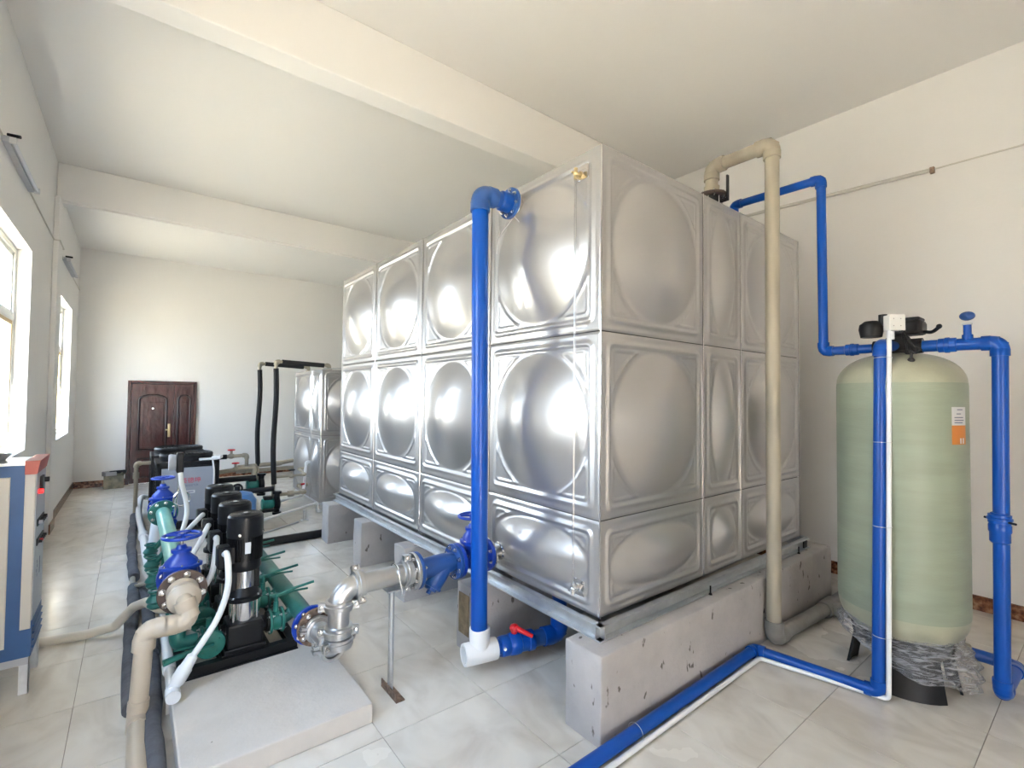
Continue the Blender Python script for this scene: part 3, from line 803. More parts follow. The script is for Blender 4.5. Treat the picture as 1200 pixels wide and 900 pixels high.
# ------------------------------------------------------------------ valves
def gate_valve(label, c, flow, L, R, zw, rw, m='blue_paint', group=None, bolts=8, rot=0.3):
    """c = flow centre, zw = hand wheel height above it"""
    c = Vector(c); f = ax(flow); s = f.cross(Z3).normalized(); t = thing('gate_valve', label, 'valve', tuple(c)); k = R / .11
    flange(t, c - f * (L / 2 - .011), flow, R, .022, m, bolts, .011 * k, ph=rot)
    flange(t, c + f * (L / 2 - .011), flow, R, .022, m, bolts, .011 * k, ph=rot)
    b = MB().lathe(c - f * L / 2, f, [(0, .052 * k), (.03, .056 * k), (L * .5, .074 * k), (L - .03, .056 * k), (L, .052 * k)], 28)
    # oval neck rising to the bonnet
    def oval(z, a_, b_): return [c + Z3 * z + s * (a_ * cos(2 * pi * i / 20)) + f * (b_ * sin(2 * pi * i / 20)) for i in range(20)]
    def loft(mb, secs):
        vs_ = [p for q in secs for p in oval(*q)]; F = [(j * 20 + i, j * 20 + (i + 1) % 20, (j + 1) * 20 + (i + 1) % 20, (j + 1) * 20 + i) for j in range(len(secs) - 1) for i in range(20)]
        F.append(tuple((len(secs) - 1) * 20 + i for i in range(20))); F.append(tuple(range(20))[::-1]); mb.add(vs_, F)
    h = zw
    loft(b, [(0, .085 * k, .055 * k), (h * .30, .082 * k, .052 * k), (h * .36, .088 * k, .058 * k)])
    part(b, 'body', m, t, ang=40)
    pl = MB(); loft(pl, [(h * .345, .098 * k, .066 * k), (h * .345, .104 * k, .070 * k), (h * .40, .104 * k, .070 * k), (h * .41, .10 * k, .066 * k)])
    loft(pl, [(h * .40, .088 * k, .055 * k), (h * .50, .078 * k, .050 * k), (h * .60, .050 * k, .038 * k), (h * .66, .036 * k, .034 * k), (h * .67, .050 * k, .046 * k), (h * .73, .050 * k, .046 * k), (h * .74, .030 * k, .028 * k), (h * .82, .020 * k, .020 * k)])
    part(pl, 'bonnet', m, t, ang=35)
    for i in range(6):
        th = 2 * pi * (i + .5) / 6; bolt_at(t, c + Z3 * h * .41 + s * (.090 * k * cos(th)) + f * (.058 * k * sin(th)), 'z', .006, 'chrome', .006)
    part(MB().cyl(c + Z3 * h * .8, c + Z3 * (h + .015), .009 * k), 'stem', 'chrome', t)
    w = MB().torus(c + Z3 * h, 'z', rw, rw * .105, 40, 10).lathe(c + Z3 * (h - .012), 'z', [(0, 0), (0, rw * .22), (.026, rw * .20), (.026, 0)], 16)
    for i in range(4):
        th = pi / 4 + i * pi / 2 + .2; w.tube([c + Z3 * h, c + Z3 * (h + .004) + V(cos(th), sin(th), 0) * rw * .5, c + Z3 * h + V(cos(th), sin(th), 0) * rw], rw * .085, 8)
    part(w, 'hand_wheel', m, t, ang=60); return t


def groove_clamp(parent, p, axis, r, m='steel_pipe', side=None):
    p = Vector(p); a = ax(axis); u, w, _ = frame(axis); L = .056
    mb = MB().lathe(p - a * L / 2, a, [(0, r), (0, r * 1.16), (L * .06, r * 1.30), (L * .3, r * 1.30), (L * .36, r * 1.40), (L * .64, r * 1.40), (L * .7, r * 1.30), (L * .94, r * 1.30), (L, r * 1.16), (L, r)], 32)
    d = ax(side) if side else w
    e_ = a.cross(d).normalized()
    for s in (1, -1):
        for q in (.010, -.010): mb.box(p + d * s * r * 1.55 + e_ * q, (.016, .034, L * .8) if False else (.016, .016, .016), R=Matrix((a * 2.6, d * 2.2, e_ * .8)).transposed())
    o = part(mb, 'clamp', m, parent, ang=40)
    for s in (1, -1): bolt_at(o, p + d * s * r * 1.62 + e_ * .017, e_, .010, 'chrome', .01); bolt_at(o, p + d * s * r * 1.62 - e_ * .017, -e_, .010, 'chrome', .01)
    return o


SY, SZ = .87, .64
gate_valve('blue gate valve on the tank outlet, half hidden behind the blue riser', (-.215, SY, SZ), 'x', .23, .105, .26, .085)
ot = thing('outlet_stub', 'short flanged stainless stub where the blue gate valve meets the tank', 'pipe', (-.05, SY, SZ))
flange(ot, (-.090, SY, SZ), 'x', .10, .014, 'chrome', 8, .010, both=False)
part(MB().lathe((-.085, SY, SZ), 'x', [(0, 0), (0, .058), (.03, .056), (.075, .05), (.085, .06), (.09, 0)], 28), 'stub', 'chrome', ot)
# strainer
st = thing('y_strainer', 'dark blue cast Y strainer between steel pipe and gate valve', 'strainer', (-.46, SY, SZ))
flange(st, (-.345, SY, SZ), 'x', .105, .022, 'navy_paint', 8, .011, ph=.4); flange(st, (-.60, SY, SZ), 'x', .105, .020, 'navy_paint', 8, .011, ph=.4)
lg = V(-.62, -.10, -.78).normalized(); jc = V(-.42, SY, SZ)
part(MB().lathe((-.60, SY, SZ), 'x', [(0, .052), (.06, .058), (.12, .062), (.18, .064), (.245, .054), (.255, .05)], 28).lathe(jc, lg, [(-.03, .058), (.05, .062), (.135, .056), (.14, .052)], 24), 'body', 'navy_paint', st)
part(MB().lathe(jc + lg * .135, lg, [(0, .03), (0, .060), (.014, .060), (.014, .040), (.028, .036), (.028, 0)], 8).cyl(jc + lg * .16, jc + lg * .185, .014, None, 8), 'cover', 'navy_paint', st, 'bolted strainer cover')
# stainless suction pipe
sp = thing('suction_pipe', 'stainless suction pipe with clamped bends between tank outlet and pumps', 'pipe', (-1.05, SY, 0))
SX = -1.047
r = .054
flange(sp, (-.622, SY, SZ), 'x', .105, .018, 'steel_pipe', 8, .011, ri=.03, ph=.4)
part(MB().cyl((-.61, SY, SZ), (-.93, SY, SZ), r, None, 32), 'pipe', 'steel_pipe', sp)
part(MB().tube(arc((SX + .09, SY, SZ - .09), V(0, 0, 1), V(-1, 0, 0), .09, 0, pi / 2, 12), r * 1.02, 28), 'elbow', 'steel_pipe', sp, ang=60)
part(MB().cyl((SX, SY, .55), (SX, SY, .34), r, None, 32), 'pipe', 'steel_pipe', sp)
part(MB().tube([(SX, SY, .37)] + arc((SX, SY + .07, .37), V(0, -1, 0), V(0, 0, -1), .07, 0, pi / 2, 12) + [(SX, SY + .10, .30)], r * 1.02, 28), 'elbow', 'steel_pipe', sp, ang=60)
part(MB().cyl((SX, SY + .09, .30), (SX, 1.26, .30), r * .98, None, 32), 'pipe', 'galv', sp, 'grey steel pipe')
for p, a_, sd_ in (((-.665, SY, SZ), 'x', 'z'), ((-.945, SY, SZ), 'x', V(0, -.6, -.8)), ((SX, SY, .555), 'z', V(1, -.35, 0)), ((SX, SY, .425), 'z', V(1, -.5, 0)), ((SX, SY, .365), 'z', V(.9, .4, 0)), ((SX, SY + .10, .30), 'y', V(-1, 0, .1))):
    groove_clamp(sp, p, a_, r, side=sd_)
flange(sp, (SX, 1.25, .30), 'y', .108, .018, 'rust', 8, .011, ri=.03, label='rust flecked steel flange')
groove_clamp(sp, (SX, 1.21, .30), 'y', r, side=V(-1, 0, .2))
# pipe stand
ps = thing('pipe_support', 'slim galvanised post on an angle foot holding the stainless suction pipe', 'stand', (-.75, SY, 0))
part(MB().cyl((-.752, SY, .005), (-.752, SY, SZ - .065), .0155, None, 14), 'post', 'galv', ps)
part(MB().box((-.745, SY - .02, .003), (.05, .20, .006), .0).box((-.768, SY - .02, .022), (.005, .20, .045), 0), 'foot', 'rust', ps, 'grey angle iron foot')
part(MB().bx(-.80, -.70, SY - .06, SY + .06, SZ - .068, SZ - .060, .001).bx(-.72, -.70, SY - .06, SY - .055, SZ - .10, SZ - .06), 'saddle', 'galv', ps)
part(MB().tube([(-.715, SY - .068, SZ - .09)] + [(-.735, SY - .062 * cos(pi * k / 12), SZ + .062 * sin(pi * k / 12)) for k in range(13)] + [(-.735, SY + .062, SZ - .09)], .005, 8), 'u_bolt', 'chrome', ps)

# ================================================================== RIGHT SIDE: FILL PIPES AND FILTER VESSEL
bp = thing('inlet_pipe', 'tall weathered beige pipe arching over the tank roof', 'pipe', (1.5, -.22, 0))
b0, b1, b2, b3 = V(1.50, -.22, .06), V(1.50, -.22, 3.42), V(1.50, .22, 3.42), V(1.50, .22, 3.24)
run(bp, [b0 + Z3 * .02, b1, b2, b3], .046, 'beige_grey', .06, 1.22)
part(MB().lathe(b3 + Z3 * .03, '-z', [(0, .05), (0, .056), (.04, .056), (.045, .064), (.06, .064), (.06, 0)], 28), 'socket', 'beige_grey', bp)
vf = thing('roof_valve', 'black wafer valve bolted on the tank roof under the beige pipe', 'valve', (1.5, .22, 3.05))
flange(vf, (1.5, .22, 3.08), 'z', .105, .02, 'brown_flange', 6, .010); flange(vf, (1.5, .22, 3.20), 'z', .105, .020, 'brown_flange', 6, .010)
part(MB().cyl((1.5, .22, 3.01), (1.5, .22, 3.21), .066), 'body', 'black_plastic', vf)
for k in range(6):
    th = .2 + 2 * pi * k / 6; part(MB().cyl((1.5 + .076 * cos(th), .22 + .076 * sin(th), 3.06), (1.5 + .076 * cos(th), .22 + .076 * sin(th), 3.22), .006, None, 8), 'stud', 'chrome', vf)
part(MB().cyl((1.5, .15, 3.14), (1.5, .095, 3.14), .014).box((1.49, .09, 3.22), (.028, .014, .19), 0, .005), 'lever', 'black_plastic', vf)
gp = thing('supply_pipe', 'grey plastic pipe on the floor from the beige pipe towards the filter vessel', 'pipe', (1.9, -.25, .06))
g0, g1 = V(1.50, -.22, .06), V(2.33, -.26, .06)
part(MB().cyl(g0, g1, .048, None, 24), 'pipe', 'grey_pvc', gp)
elbow_part(gp, g0 + Z3, g0, g1, .048, .055, 'grey_pvc', 1.22, .8)
part(MB().lathe(g1 - V(.09, 0, 0), 'x', [(0, .048), (0, .06), (.18, .06), (.18, .048)], 24).lathe(g1, '-y', [(0, .04), (.09, .058), (.10, .058), (.10, .03)], 24), 'tee', 'grey_pvc', gp)
part(MB().cyl(g1, g1 + V(.55, 0, 0), .048, None, 24), 'pipe', 'grey_pvc', gp)
part(MB().tube(fillet([g1 - Z3 * 0 + V(0, -.08, 0), g1 + V(0, -.25, 0), (1.98, -.62, .10)], .06), .030, 16), 'pipe', 'grey_pvc', gp)

bx_ = 1.74
bt = thing('filter_feed_pipe', 'blue pipe dropping from the tank roof to the left of the filter head', 'pipe', (bx_, -.45, 2))
run(bt, [(bx_, .17, 3.02), (bx_, .17, 3.175), (bx_, -.437, 3.168), (bx_, -.445, 1.985), (bx_, -.755, 1.985)], .0285, 'blue', .034, 1.22)
coupling(bt, (bx_, -.61, 1.985), 'y', .0285, .075, 'blue', 'union', 1.28)
part(MB().ring((bx_, -.14, 3.171), (bx_, -.15, 3.171), .033, .028), 'tape_band', 'label', bt)
fr2 = thing('filter_outlet_pipe', 'blue pipe right of the filter head, running down to the floor', 'pipe', (bx_, -1.28, 1))
run(fr2, [(bx_, -.93, 1.98), (bx_, -1.288, 1.975), (bx_ + .02, -1.272, .10), (2.20, -1.285, .10), (2.10, -1.06, .135)], .034, 'blue', .042, 1.2, 'blue')
coupling(fr2, (bx_, -1.075, 1.978), 'y', .030, .085, 'blue', 'union', 1.35)
coupling(fr2, (bx_, -1.275, .98), 'z', .034, .16, 'blue', 'coupling', 1.25)
coupling(fr2, (bx_, -1.275, 1.03), 'z', .034, .05, 'blue', 'coupling', 1.4)
part(MB().cyl((bx_ - .05, -1.34, 1.02), (bx_ + .05, -1.21, 1.02), .006), 'clamp_pin', 'black', fr2)
part(MB().cyl((2.115, -1.09, .13), (2.06, -.97, .145), .050), 'union', 'beige_grey', fr2, 'grey union nut')
av = thing('air_vent', 'small blue air vent standing on the pipe right of the filter head', 'valve', (bx_, -1.16, 2.0))
part(MB().cyl((bx_, -1.16, 1.99), (bx_, -1.16, 2.09), .018).cyl((bx_, -1.16, 1.99), (bx_, -1.16, 2.03), .024), 'stem', 'blue', av)
part(MB().cyl((bx_, -1.16, 2.085), (bx_, -1.16, 2.095), .022), 'seal', 'label', av)
part(MB().sphere((bx_, -1.16, 2.135), .034, 20, 12, (1, 1, .75)).torus((bx_ - .022, -1.175, 2.135), (-1, -.6, 0), .016, .004, 16, 6), 'cap', 'blue_old', av)

# filter vessel
CX, CY, RV = 1.742, -.846, .312
fv = thing('filter_vessel', 'tall pale green fibreglass filter vessel beside the right wall', 'filter', (CX, CY, 0))
part(MB().lathe((CX, CY, .44), 'z', [(0, RV), (0.02, RV + .002)] + [(.02 + 1.28 * k / 12, RV + .002) for k in range(1, 12)] + [(1.30, RV + .002), (1.32, RV)], 64), 'wound_wall', 'frp', fv)
dm = [(1.32 + .185 * sin(pi / 2 * k / 12), RV * max(cos(pi / 2 * k / 12), .0) ** .8 if k < 12 else .07) for k in range(13)]
part(MB().lathe((CX, CY, .44), 'z', dm, 64), 'top_dome', 'frp_end', fv)
dm = [(.44 - .20 * sin(pi / 2 * k / 12), RV * cos(pi / 2 * k / 12) ** .7 if k < 12 else 0) for k in range(13)]
part(MB().lathe((CX, CY, 0), 'z', dm, 64), 'bottom_dome', 'frp_end', fv)
part(MB().cyl((CX, CY, 1.925), (CX, CY, 1.965), .062), 'neck', 'black_plastic', fv)
# skirt with flared feet
for a0_, half in ((1.50, .26), (3.51, .66), (-1.05, .34), (.35, .3)):
    P = []
    n = 8
    for k in range(n + 1):
        th = a0_ - half + 2 * half * k / n
        for rr_, z in ((.272, .0), (.235, .20), (.262, .33)): P.append((th, rr_, z))
    mb = MB(); pts = [V(CX + r_ * cos(t_), CY + r_ * sin(t_), z) for t_, r_, z in P]; pin = [V(CX + (r_ - .014) * cos(t_), CY + (r_ - .014) * sin(t_), z) for t_, r_, z in P]
    F = []
    for k in range(n):
        for j in range(2): q = k * 3 + j; F += [(q, q + 3, q + 4, q + 1), tuple(len(pts) + i for i in (q, q + 1, q + 4, q + 3))]
    N_ = len(pts)
    F += [(k * 3, N_ + k * 3, N_ + k * 3 + 3, k * 3 + 3) for k in range(n)] + [(0, 1, N_ + 1, N_), (1, 2, N_ + 2, N_ + 1), (n * 3, N_ + n * 3, N_ + n * 3 + 1, n * 3 + 1), (n * 3 + 1, N_ + n * 3 + 1, N_ + n * 3 + 2, n * 3 + 2)]
    mb.add(pts + pin, F); mb.bx(0, 0, 0, 0, 0, 0) if False else None
    part(mb, 'foot', 'black_plastic', fv)
part(MB().lathe((CX, CY, 0), 'z', [(.20, .215), (.24, .225), (.34, .25), (.35, .25)], 48), 'skirt', 'black_plastic', fv)
# data label
for nm, m_, z0_, z1_, in (('label', 'label', 1.525, 1.625), ('label', 'orange', 1.42, 1.525)):
    P, F = [], []
    for j, z in enumerate((z0_, z1_)):
        for k in range(9):
            th = -2.12 + .34 * k / 8; P.append(V(CX + (RV + .004) * cos(th), CY + (RV + .004) * sin(th), z))
    for k in range(8): F.append((k, k + 1, 10 + k, 9 + k))
    part(MB().add(P, F), nm, m_, fv, 'white printed data label' if m_ == 'label' else 'orange lower half of data label')
mb = MB()
for z, a0_, a1_ in ((1.608, -.4, .5), (1.585, -.5, .2), (1.565, -.8, .6), (1.55, -.8, .7), (1.537, -.8, .5)):
    th = -1.95 + .15 * a0_; th2 = -1.95 + .15 * a1_
    P = [V(CX + (RV + .0052) * cos(q), CY + (RV + .0052) * sin(q), zz) for q in (th, (th + th2) / 2, th2) for zz in (z, z + .005)]
    mb.add(P, [(0, 2, 3, 1), (2, 4, 5, 3)])
part(mb, 'label_print', 'grey_print', fv)
mb = MB()
for a0_ in (-.0, .45):
    th = -1.95 + .15 * a0_; th2 = th + .04
    P = [V(CX + (RV + .0052) * cos(q), CY + (RV + .0052) * sin(q), zz) for q in (th, th2) for zz in (1.425, 1.455)]
    mb.add(P, [(0, 2, 3, 1)])
part(mb, 'label_mark', 'label', fv)

# crumpled plastic wrap round the foot
fw_ = MB(); P, F = [], []; n, m_ = 140, 26
for j in range(m_ + 1):
    for k in range(n):
        th = 2 * pi * k / n; q = j / m_
        # hangs lower towards the right hand side as seen from the camera
        lo = .04 + .20 * (0.5 - .5 * cos(th + 1.3)) ** .7 + .010 * sin(5 * th); hi = .345 + .03 * cos(th - 2.0)
        z = lo + (hi - lo) * q + .012 * sin(3 * th + 1)
        r_ = .255 + .052 * sin(pi * min(1, q * .9 + .12)) + .055 * (0.5 + .5 * cos(th + 1.6)) * (1 - q * .6) + .016 * noise.noise(V(3.2 * cos(th), 3.2 * sin(th), 9 * q + 1.5 * sin(th * 2))) + .011 * sin(q * 26 + 5 * sin(th * 1.5) + 3 * th)
        P.append(V(CX + r_ * cos(th), CY + r_ * sin(th), z))
for j in range(m_):
    for k in range(n): k2 = (k + 1) % n; F.append((j * n + k, j * n + k2, (j + 1) * n + k2, (j + 1) * n + k))
fw_.add(P, F); solo(fw_, 'plastic_wrap', 'film', 'crumpled clear plastic wrap round the foot of the filter vessel', 'wrapping', None, (CX, CY, .15), 80)

# control head
hd = thing('control_valve', 'black control valve head on top of the filter vessel', 'control valve', (CX, CY, 1.96))
part(MB().lathe((CX, CY, 1.93), 'z', [(0, .075), (.03, .085), (.05, .07), (.10, .065), (.12, .05), (.12, 0)], 28).cyl((CX, CY - .12, 1.985), (CX, CY + .12, 1.985), .045), 'body', 'black_plastic', hd)
part(MB().box((CX + .02, CY - .04, 2.095), (.15, .17, .085), 0, .02).box((CX + .02, CY - .05, 2.145), (.13, .13, .02), 0, .008), 'head_cover', 'black_plastic', hd)
part(MB().lathe((CX - .05, CY + .12, 2.05), 'z', [(0, 0), (0, .055), (.05, .065), (.08, .06), (.10, .035), (.10, 0)], 24).cyl((CX - .05, CY + .06, 2.12), (CX - .05, CY + .06, 2.185), .022), 'motor_housing', 'black_plastic', hd)
part(MB().tube(smoothpath([(CX + .02, CY - .12, 2.07), (CX - .05, CY - .17, 2.055), (CX - .09, CY - .21, 2.075)]), .010, 8).sphere((CX - .09, CY - .21, 2.08), .014, 10, 6), 'drain_nozzle', 'black_plastic', hd)
cb = thing('power_cord', 'bundled black power cord hanging from the filter head', 'cord', (1.52, -.93, 2.0))
for dx in (0, .010, -.012, .004):
    part(MB().tube(smoothpath([(1.64 + dx, -.90, 2.08), (1.56 + dx, -.92 + dx, 2.03), (1.53, -.945 + dx, 1.98), (1.545 + dx, -.985 - dx, 1.945), (1.53, -.955 + 2 * dx, 1.925), (1.52 - dx, -.94, 1.96), (1.55, -.93 + dx, 2.02)], 5), .0055, 6), 'cable', 'black_plastic', cb)
part(MB().cyl((1.53, -.958, 1.93), (1.53, -.955, 1.895), .007).lathe((1.53, -.955, 1.90), '-z', [(0, .010), (.01, .018), (.03, .018), (.038, .010), (.038, 0)], 12), 'plug', 'black_plastic', cb)

# drain line, floor pipe and its white conduit
dl = thing('drain_pipe', 'blue pipe from the filter head down and along the floor past the near pier', 'pipe', (1.37, -.83, 0))
run(dl, [(CX - .04, -.84, 1.985), (1.452, -.833, 1.975), (1.368, -.828, .04), (1.276, -.195, .04), (-.95, -.215, .04)], .031, 'blue', .036, 1.2)
for z in (.35, .95, 1.42, 1.9):
    xx = 1.368 + (1.452 - 1.368) * (z - .04) / 1.94; part(MB().torus((xx - .004, -.846, z), (.05, .03, 1), .043, .0016, 24, 6), 'cable_tie', 'label', dl)
part(MB().torus((.02, -.215, .045), (1, 0, 0), .044, .0016, 24, 6), 'cable_tie', 'label', dl)
wc = thing('white_conduit', 'white plastic conduit strapped along the blue drain pipe', 'conduit', (1.36, -.88, 0))
part(MB().tube(fillet([(1.447, -.876, 2.06), (1.364, -.876, .022), (1.235, -.245, .018), (-.95, -.268, .018)], .03), .0125, 12), 'conduit', 'white_pvc', wc)
part(MB().cyl((1.457, -.882, 2.05), (1.455, -.882, 2.005), .017, None, 14), 'socket', 'white_pvc', wc)
sb = thing('socket_box', 'white plastic socket box on top of the white conduit by the filter head', 'socket', (1.46, -.885, 2.09))
Rb = Matrix.Rotation(radians(-38), 3, 'Z')
c = V(1.465, -.893, 2.098)
part(MB().box(c, (.086, .045, .086), R=Rb, bev=.004), 'back_box', 'white_box', sb)
part(MB().box(c + Rb @ V(-.004, -.028, 0), (.090, .010, .090), R=Rb, bev=.003), 'cover', 'white_box', sb)
mb = MB()
for u_, v_ in ((-.022, .02), (.018, .02), (-.022, -.02), (.018, -.02)): mb.cyl(c + Rb @ V(u_ - .004, -.032, v_), c + Rb @ V(u_ - .004, -.0340, v_), .0028, None, 10)
part(mb, 'screws', 'grey_pvc', sb)
part(MB().box(c + Rb @ V(.0445, .0, .0), (.002, .018, .05), R=Rb), 'slot', 'black_plastic', sb)

# ================================================================== BOOSTER PUMP SET
solo(MB().bx(-1.735, -.93, .68, 3.45, 0, .10, .008), 'concrete_plinth', 'slab', 'low pale concrete plinth under the row of black pumps', 'plinth', None, (-1.33, 2, 0))
PX, PYS = -1.37, (1.60, 1.985, 2.355, 2.725)
bf = thing('pump_base', 'black steel channel base frame under the row of black pumps', 'frame', (PX, 2.1, .1))
for (x0, x1, y0, y1) in ((-1.70, -1.09, 1.46, 1.51), (-1.70, -1.09, 2.93, 2.98), (-1.50, -1.46, 1.51, 2.93), (-1.28, -1.24, 1.51, 2.93), (-1.14, -1.09, 1.51, 2.93), (-1.70, -1.65, 1.51, 2.93)):
    part(MB().bx(x0, x1, y0, y1, .101, .107).bx(x0, x1, y0, y1, .152, .160).bx((x0 + x1) / 2 - .004 if x1 - x0 < .1 else x0, (x0 + x1) / 2 + .004 if x1 - x0 < .1 else x1, (y0 + y1) / 2 - .004 if y1 - y0 < .1 else y0, (y0 + y1) / 2 + .004 if y1 - y0 < .1 else y1, .107, .152), 'channel', 'black', bf)
for y in PYS: part(MB().bx(-1.49, -1.25, y - .11, y + .11, .160, .166), 'pump_plate', 'black', bf)


def make_pump(label):
    """local origin on the base frame top, flow along x"""
    t = thing('booster_pump', label, 'pump', (0, 0, 0), 'row of four vertical booster pumps')
    b = MB().box((0, 0, .075), (.185, .195, .15), 0, .012).box((0, 0, .012), (.215, .225, .024), 0, .005)
    b.lathe((-.09, 0, .085), '-x', [(0, .05), (.03, .045), (.035, .062), (.05, .062), (.05, 0)], 24).lathe((.09, 0, .085), 'x', [(0, .05), (.03, .045), (.035, .062), (.05, .062), (.05, 0)], 24)
    part(b, 'pump_foot', 'black', t)
    part(MB().lathe((0, 0, .148), 'z', [(0, .074), (.125, .074)], 36), 'pump_barrel', 'chrome', t, 'bright steel pump barrel')
    for k in range(4):
        th = pi / 4 + k * pi / 2; part(MB().cyl((.088 * cos(th), .088 * sin(th), .13), (.088 * cos(th), .088 * sin(th), .285), .0065, None, 10), 'tie_rod', 'chrome', t)
    part(MB().lathe((0, 0, .268), 'z', [(0, 0), (0, .098), (.022, .098), (.028, .085), (.055, .075), (.075, .068), (.075, 0)], 28), 'pump_head', 'black', t)
    for k in range(4):
        th = pi / 4 + k * pi / 2; bolt_at(t, (.09 * cos(th), .09 * sin(th), .290), 'z', .008, 'chrome', .006)
    for a0, a1 in ((-2.4, -.75), (.75, 2.4)):
        cp = MB(); P = [V(.066 * cos(a0 + (a1 - a0) * k / 10), .066 * sin(a0 + (a1 - a0) * k / 10), z) for z in (.342, .448) for k in range(11)]
        cp.add(P, [(k, k + 1, 12 + k, 11 + k) for k in range(10)])
        part(cp, 'coupling_guard', 'chrome', t, 'bright steel coupling guard')
    part(MB().bx(-.075, -.045, -.05, .05, .33, .46, .008).bx(.045, .075, -.05, .05, .33, .46, .008).cyl((0, 0, .33), (0, 0, .46), .02), 'motor_stool', 'black', t)
    m = MB().lathe((0, 0, .445), 'z', [(0, 0), (0, .085), (.012, .09), (.05, .086), (.06, .084), (.21, .084), (.21, 0)], 36)
    for k in range(44):
        th = 2 * pi * k / 44; m.box((.089 * cos(th), .089 * sin(th), .575), (.014, .0035, .14), th)
    part(m, 'motor_body', 'black', t)
    part(MB().lathe((0, 0, .642), 'z', [(0, .094), (0, .098), (.09, .098), (.115, .096), (.128, .086), (.130, .080), (.130, .030), (.134, .028), (.134, 0)], 40), 'fan_cover', 'black', t)
    gr = MB()
    for q in (.035, .048, .061, .074): gr.torus((0, 0, .7725), 'z', q, .0018, 36, 6)
    part(gr, 'fan_grille', 'black_plastic', t)
    part(MB().lathe((0, 0, .774), 'z', [(0, 0), (0, .012), (.003, .012), (.003, 0)], 20), 'centre_cap', 'label', t)
    for k in range(4):
        th = -pi / 2 - .45 + k * pi / 2; bolt_at(t, (.097 * cos(th), .097 * sin(th), .662), (cos(th), sin(th), 0), .007, 'chrome', .004)
    tb = part(MB().box((-.118, -.045, .545), (.07, .10, .125), 0, .012).bx(-.10, -.06, -.07, 0, .50, .59), 'terminal_box', 'black', t)
    part(MB().cyl((-.118, -.09, .572), (-.118, -.106, .572), .013), 'cable_gland', 'white_pvc', tb)
    part(MB().box((.0, -.0955, .585), (.030, .004, .066), 0, .001), 'name_plate', 'label', t, 'pale metal name plate')
    return t


proto = make_pump('nearest of the four black vertical pumps, in full view')
names = ['nearest of the four black vertical pumps, in full view', 'second nearest of the four black vertical pumps', 'third of the four black vertical pumps counted from the front', 'farthest of the four black vertical pumps, lowest in view']
for k, y in enumerate(PYS):
    o = proto if k == 0 else copy_tree(proto)
    o.location = (PX, y, .166); o['label'] = names[k]; o.rotation_euler = (0, 0, (0, .03, -.02, .02)[k])

# suction manifold (right side of the pumps) with lever valves
HX, HZ = -1.062, .302
sm = thing('suction_manifold', 'teal suction manifold pipe along the right of the black pumps', 'pipe', (HX, 2.1, HZ))
part(MB().lathe((HX, 1.30, HZ), 'y', [(0, .05), (0, .054), (1.62, .054), (1.65, .045), (1.665, .02), (1.67, 0)], 28), 'header_pipe', 'green', sm)
flange(sm, (HX, 1.285, HZ), 'y', .112, .022, 'blue_paint', 8, .011, label='blue painted flange')
fa = thing('lever_valve', 'x', 'valve', (0, 0, 0))
def butterfly(root, c, m='green', lever_pts=None, R=.068):
    c = Vector(c)
    part(MB().lathe(c - V(.022, 0, 0), 'x', [(0, .035), (0, R * .82), (.044, R * .82), (.044, .035)], 28).cyl(c, c + Z3 * (R + .045), .015), 'body', m, root)
    for s in (-1, 1): flange(root, c + V(s * .034, 0, 0), 'x', R * 1.08, .014, m, 4, .007, bolt='galv', ph=.78)
    for k in range(4):
        th = .78 + k * pi / 2; part(MB().cyl(c + V(-.05, R * .84 * cos(th), R * .84 * sin(th)), c + V(.05, R * .84 * cos(th), R * .84 * sin(th)), .0045, None, 8), 'stud', m, root)
bpy.data.objects.remove(fa)
for k, y in enumerate(PYS):
    lv = thing('lever_valve', ['teal lever valve right of the nearest black pump', 'teal lever valve right of the second black pump', 'teal lever valve right of the third black pump', 'teal lever valve right of the farthest black pump'][k], 'valve', (-1.20, y, .25), 'teal lever valves on the suction side')
    butterfly(lv, (-1.19, y, .25))
    part(MB().tube([(-1.21, y, .395), (-1.10, y - .01, .425), (-.97, y - .02, .445)], .0085, 8).box((-1.16, y, .41), (.13, .024, .006), 0, .002).tube([(-1.20, y + .01, .385), (-1.08, y + .03, .395), (-.99, y + .045, .385)], .0065, 8).cyl((-1.19, y, .36), (-1.19, y, .415), .011), 'lever', 'green', lv)
    part(MB().tube(fillet([(-1.15, y, .25), (HX - .06, y, .26), (HX, y, HZ)], .05), .036, 16), 'branch_pipe', 'green', sm)
    part(MB().cyl((-1.235, y, .25), (-1.29, y, .25), .036), 'branch_pipe', 'green', sm)
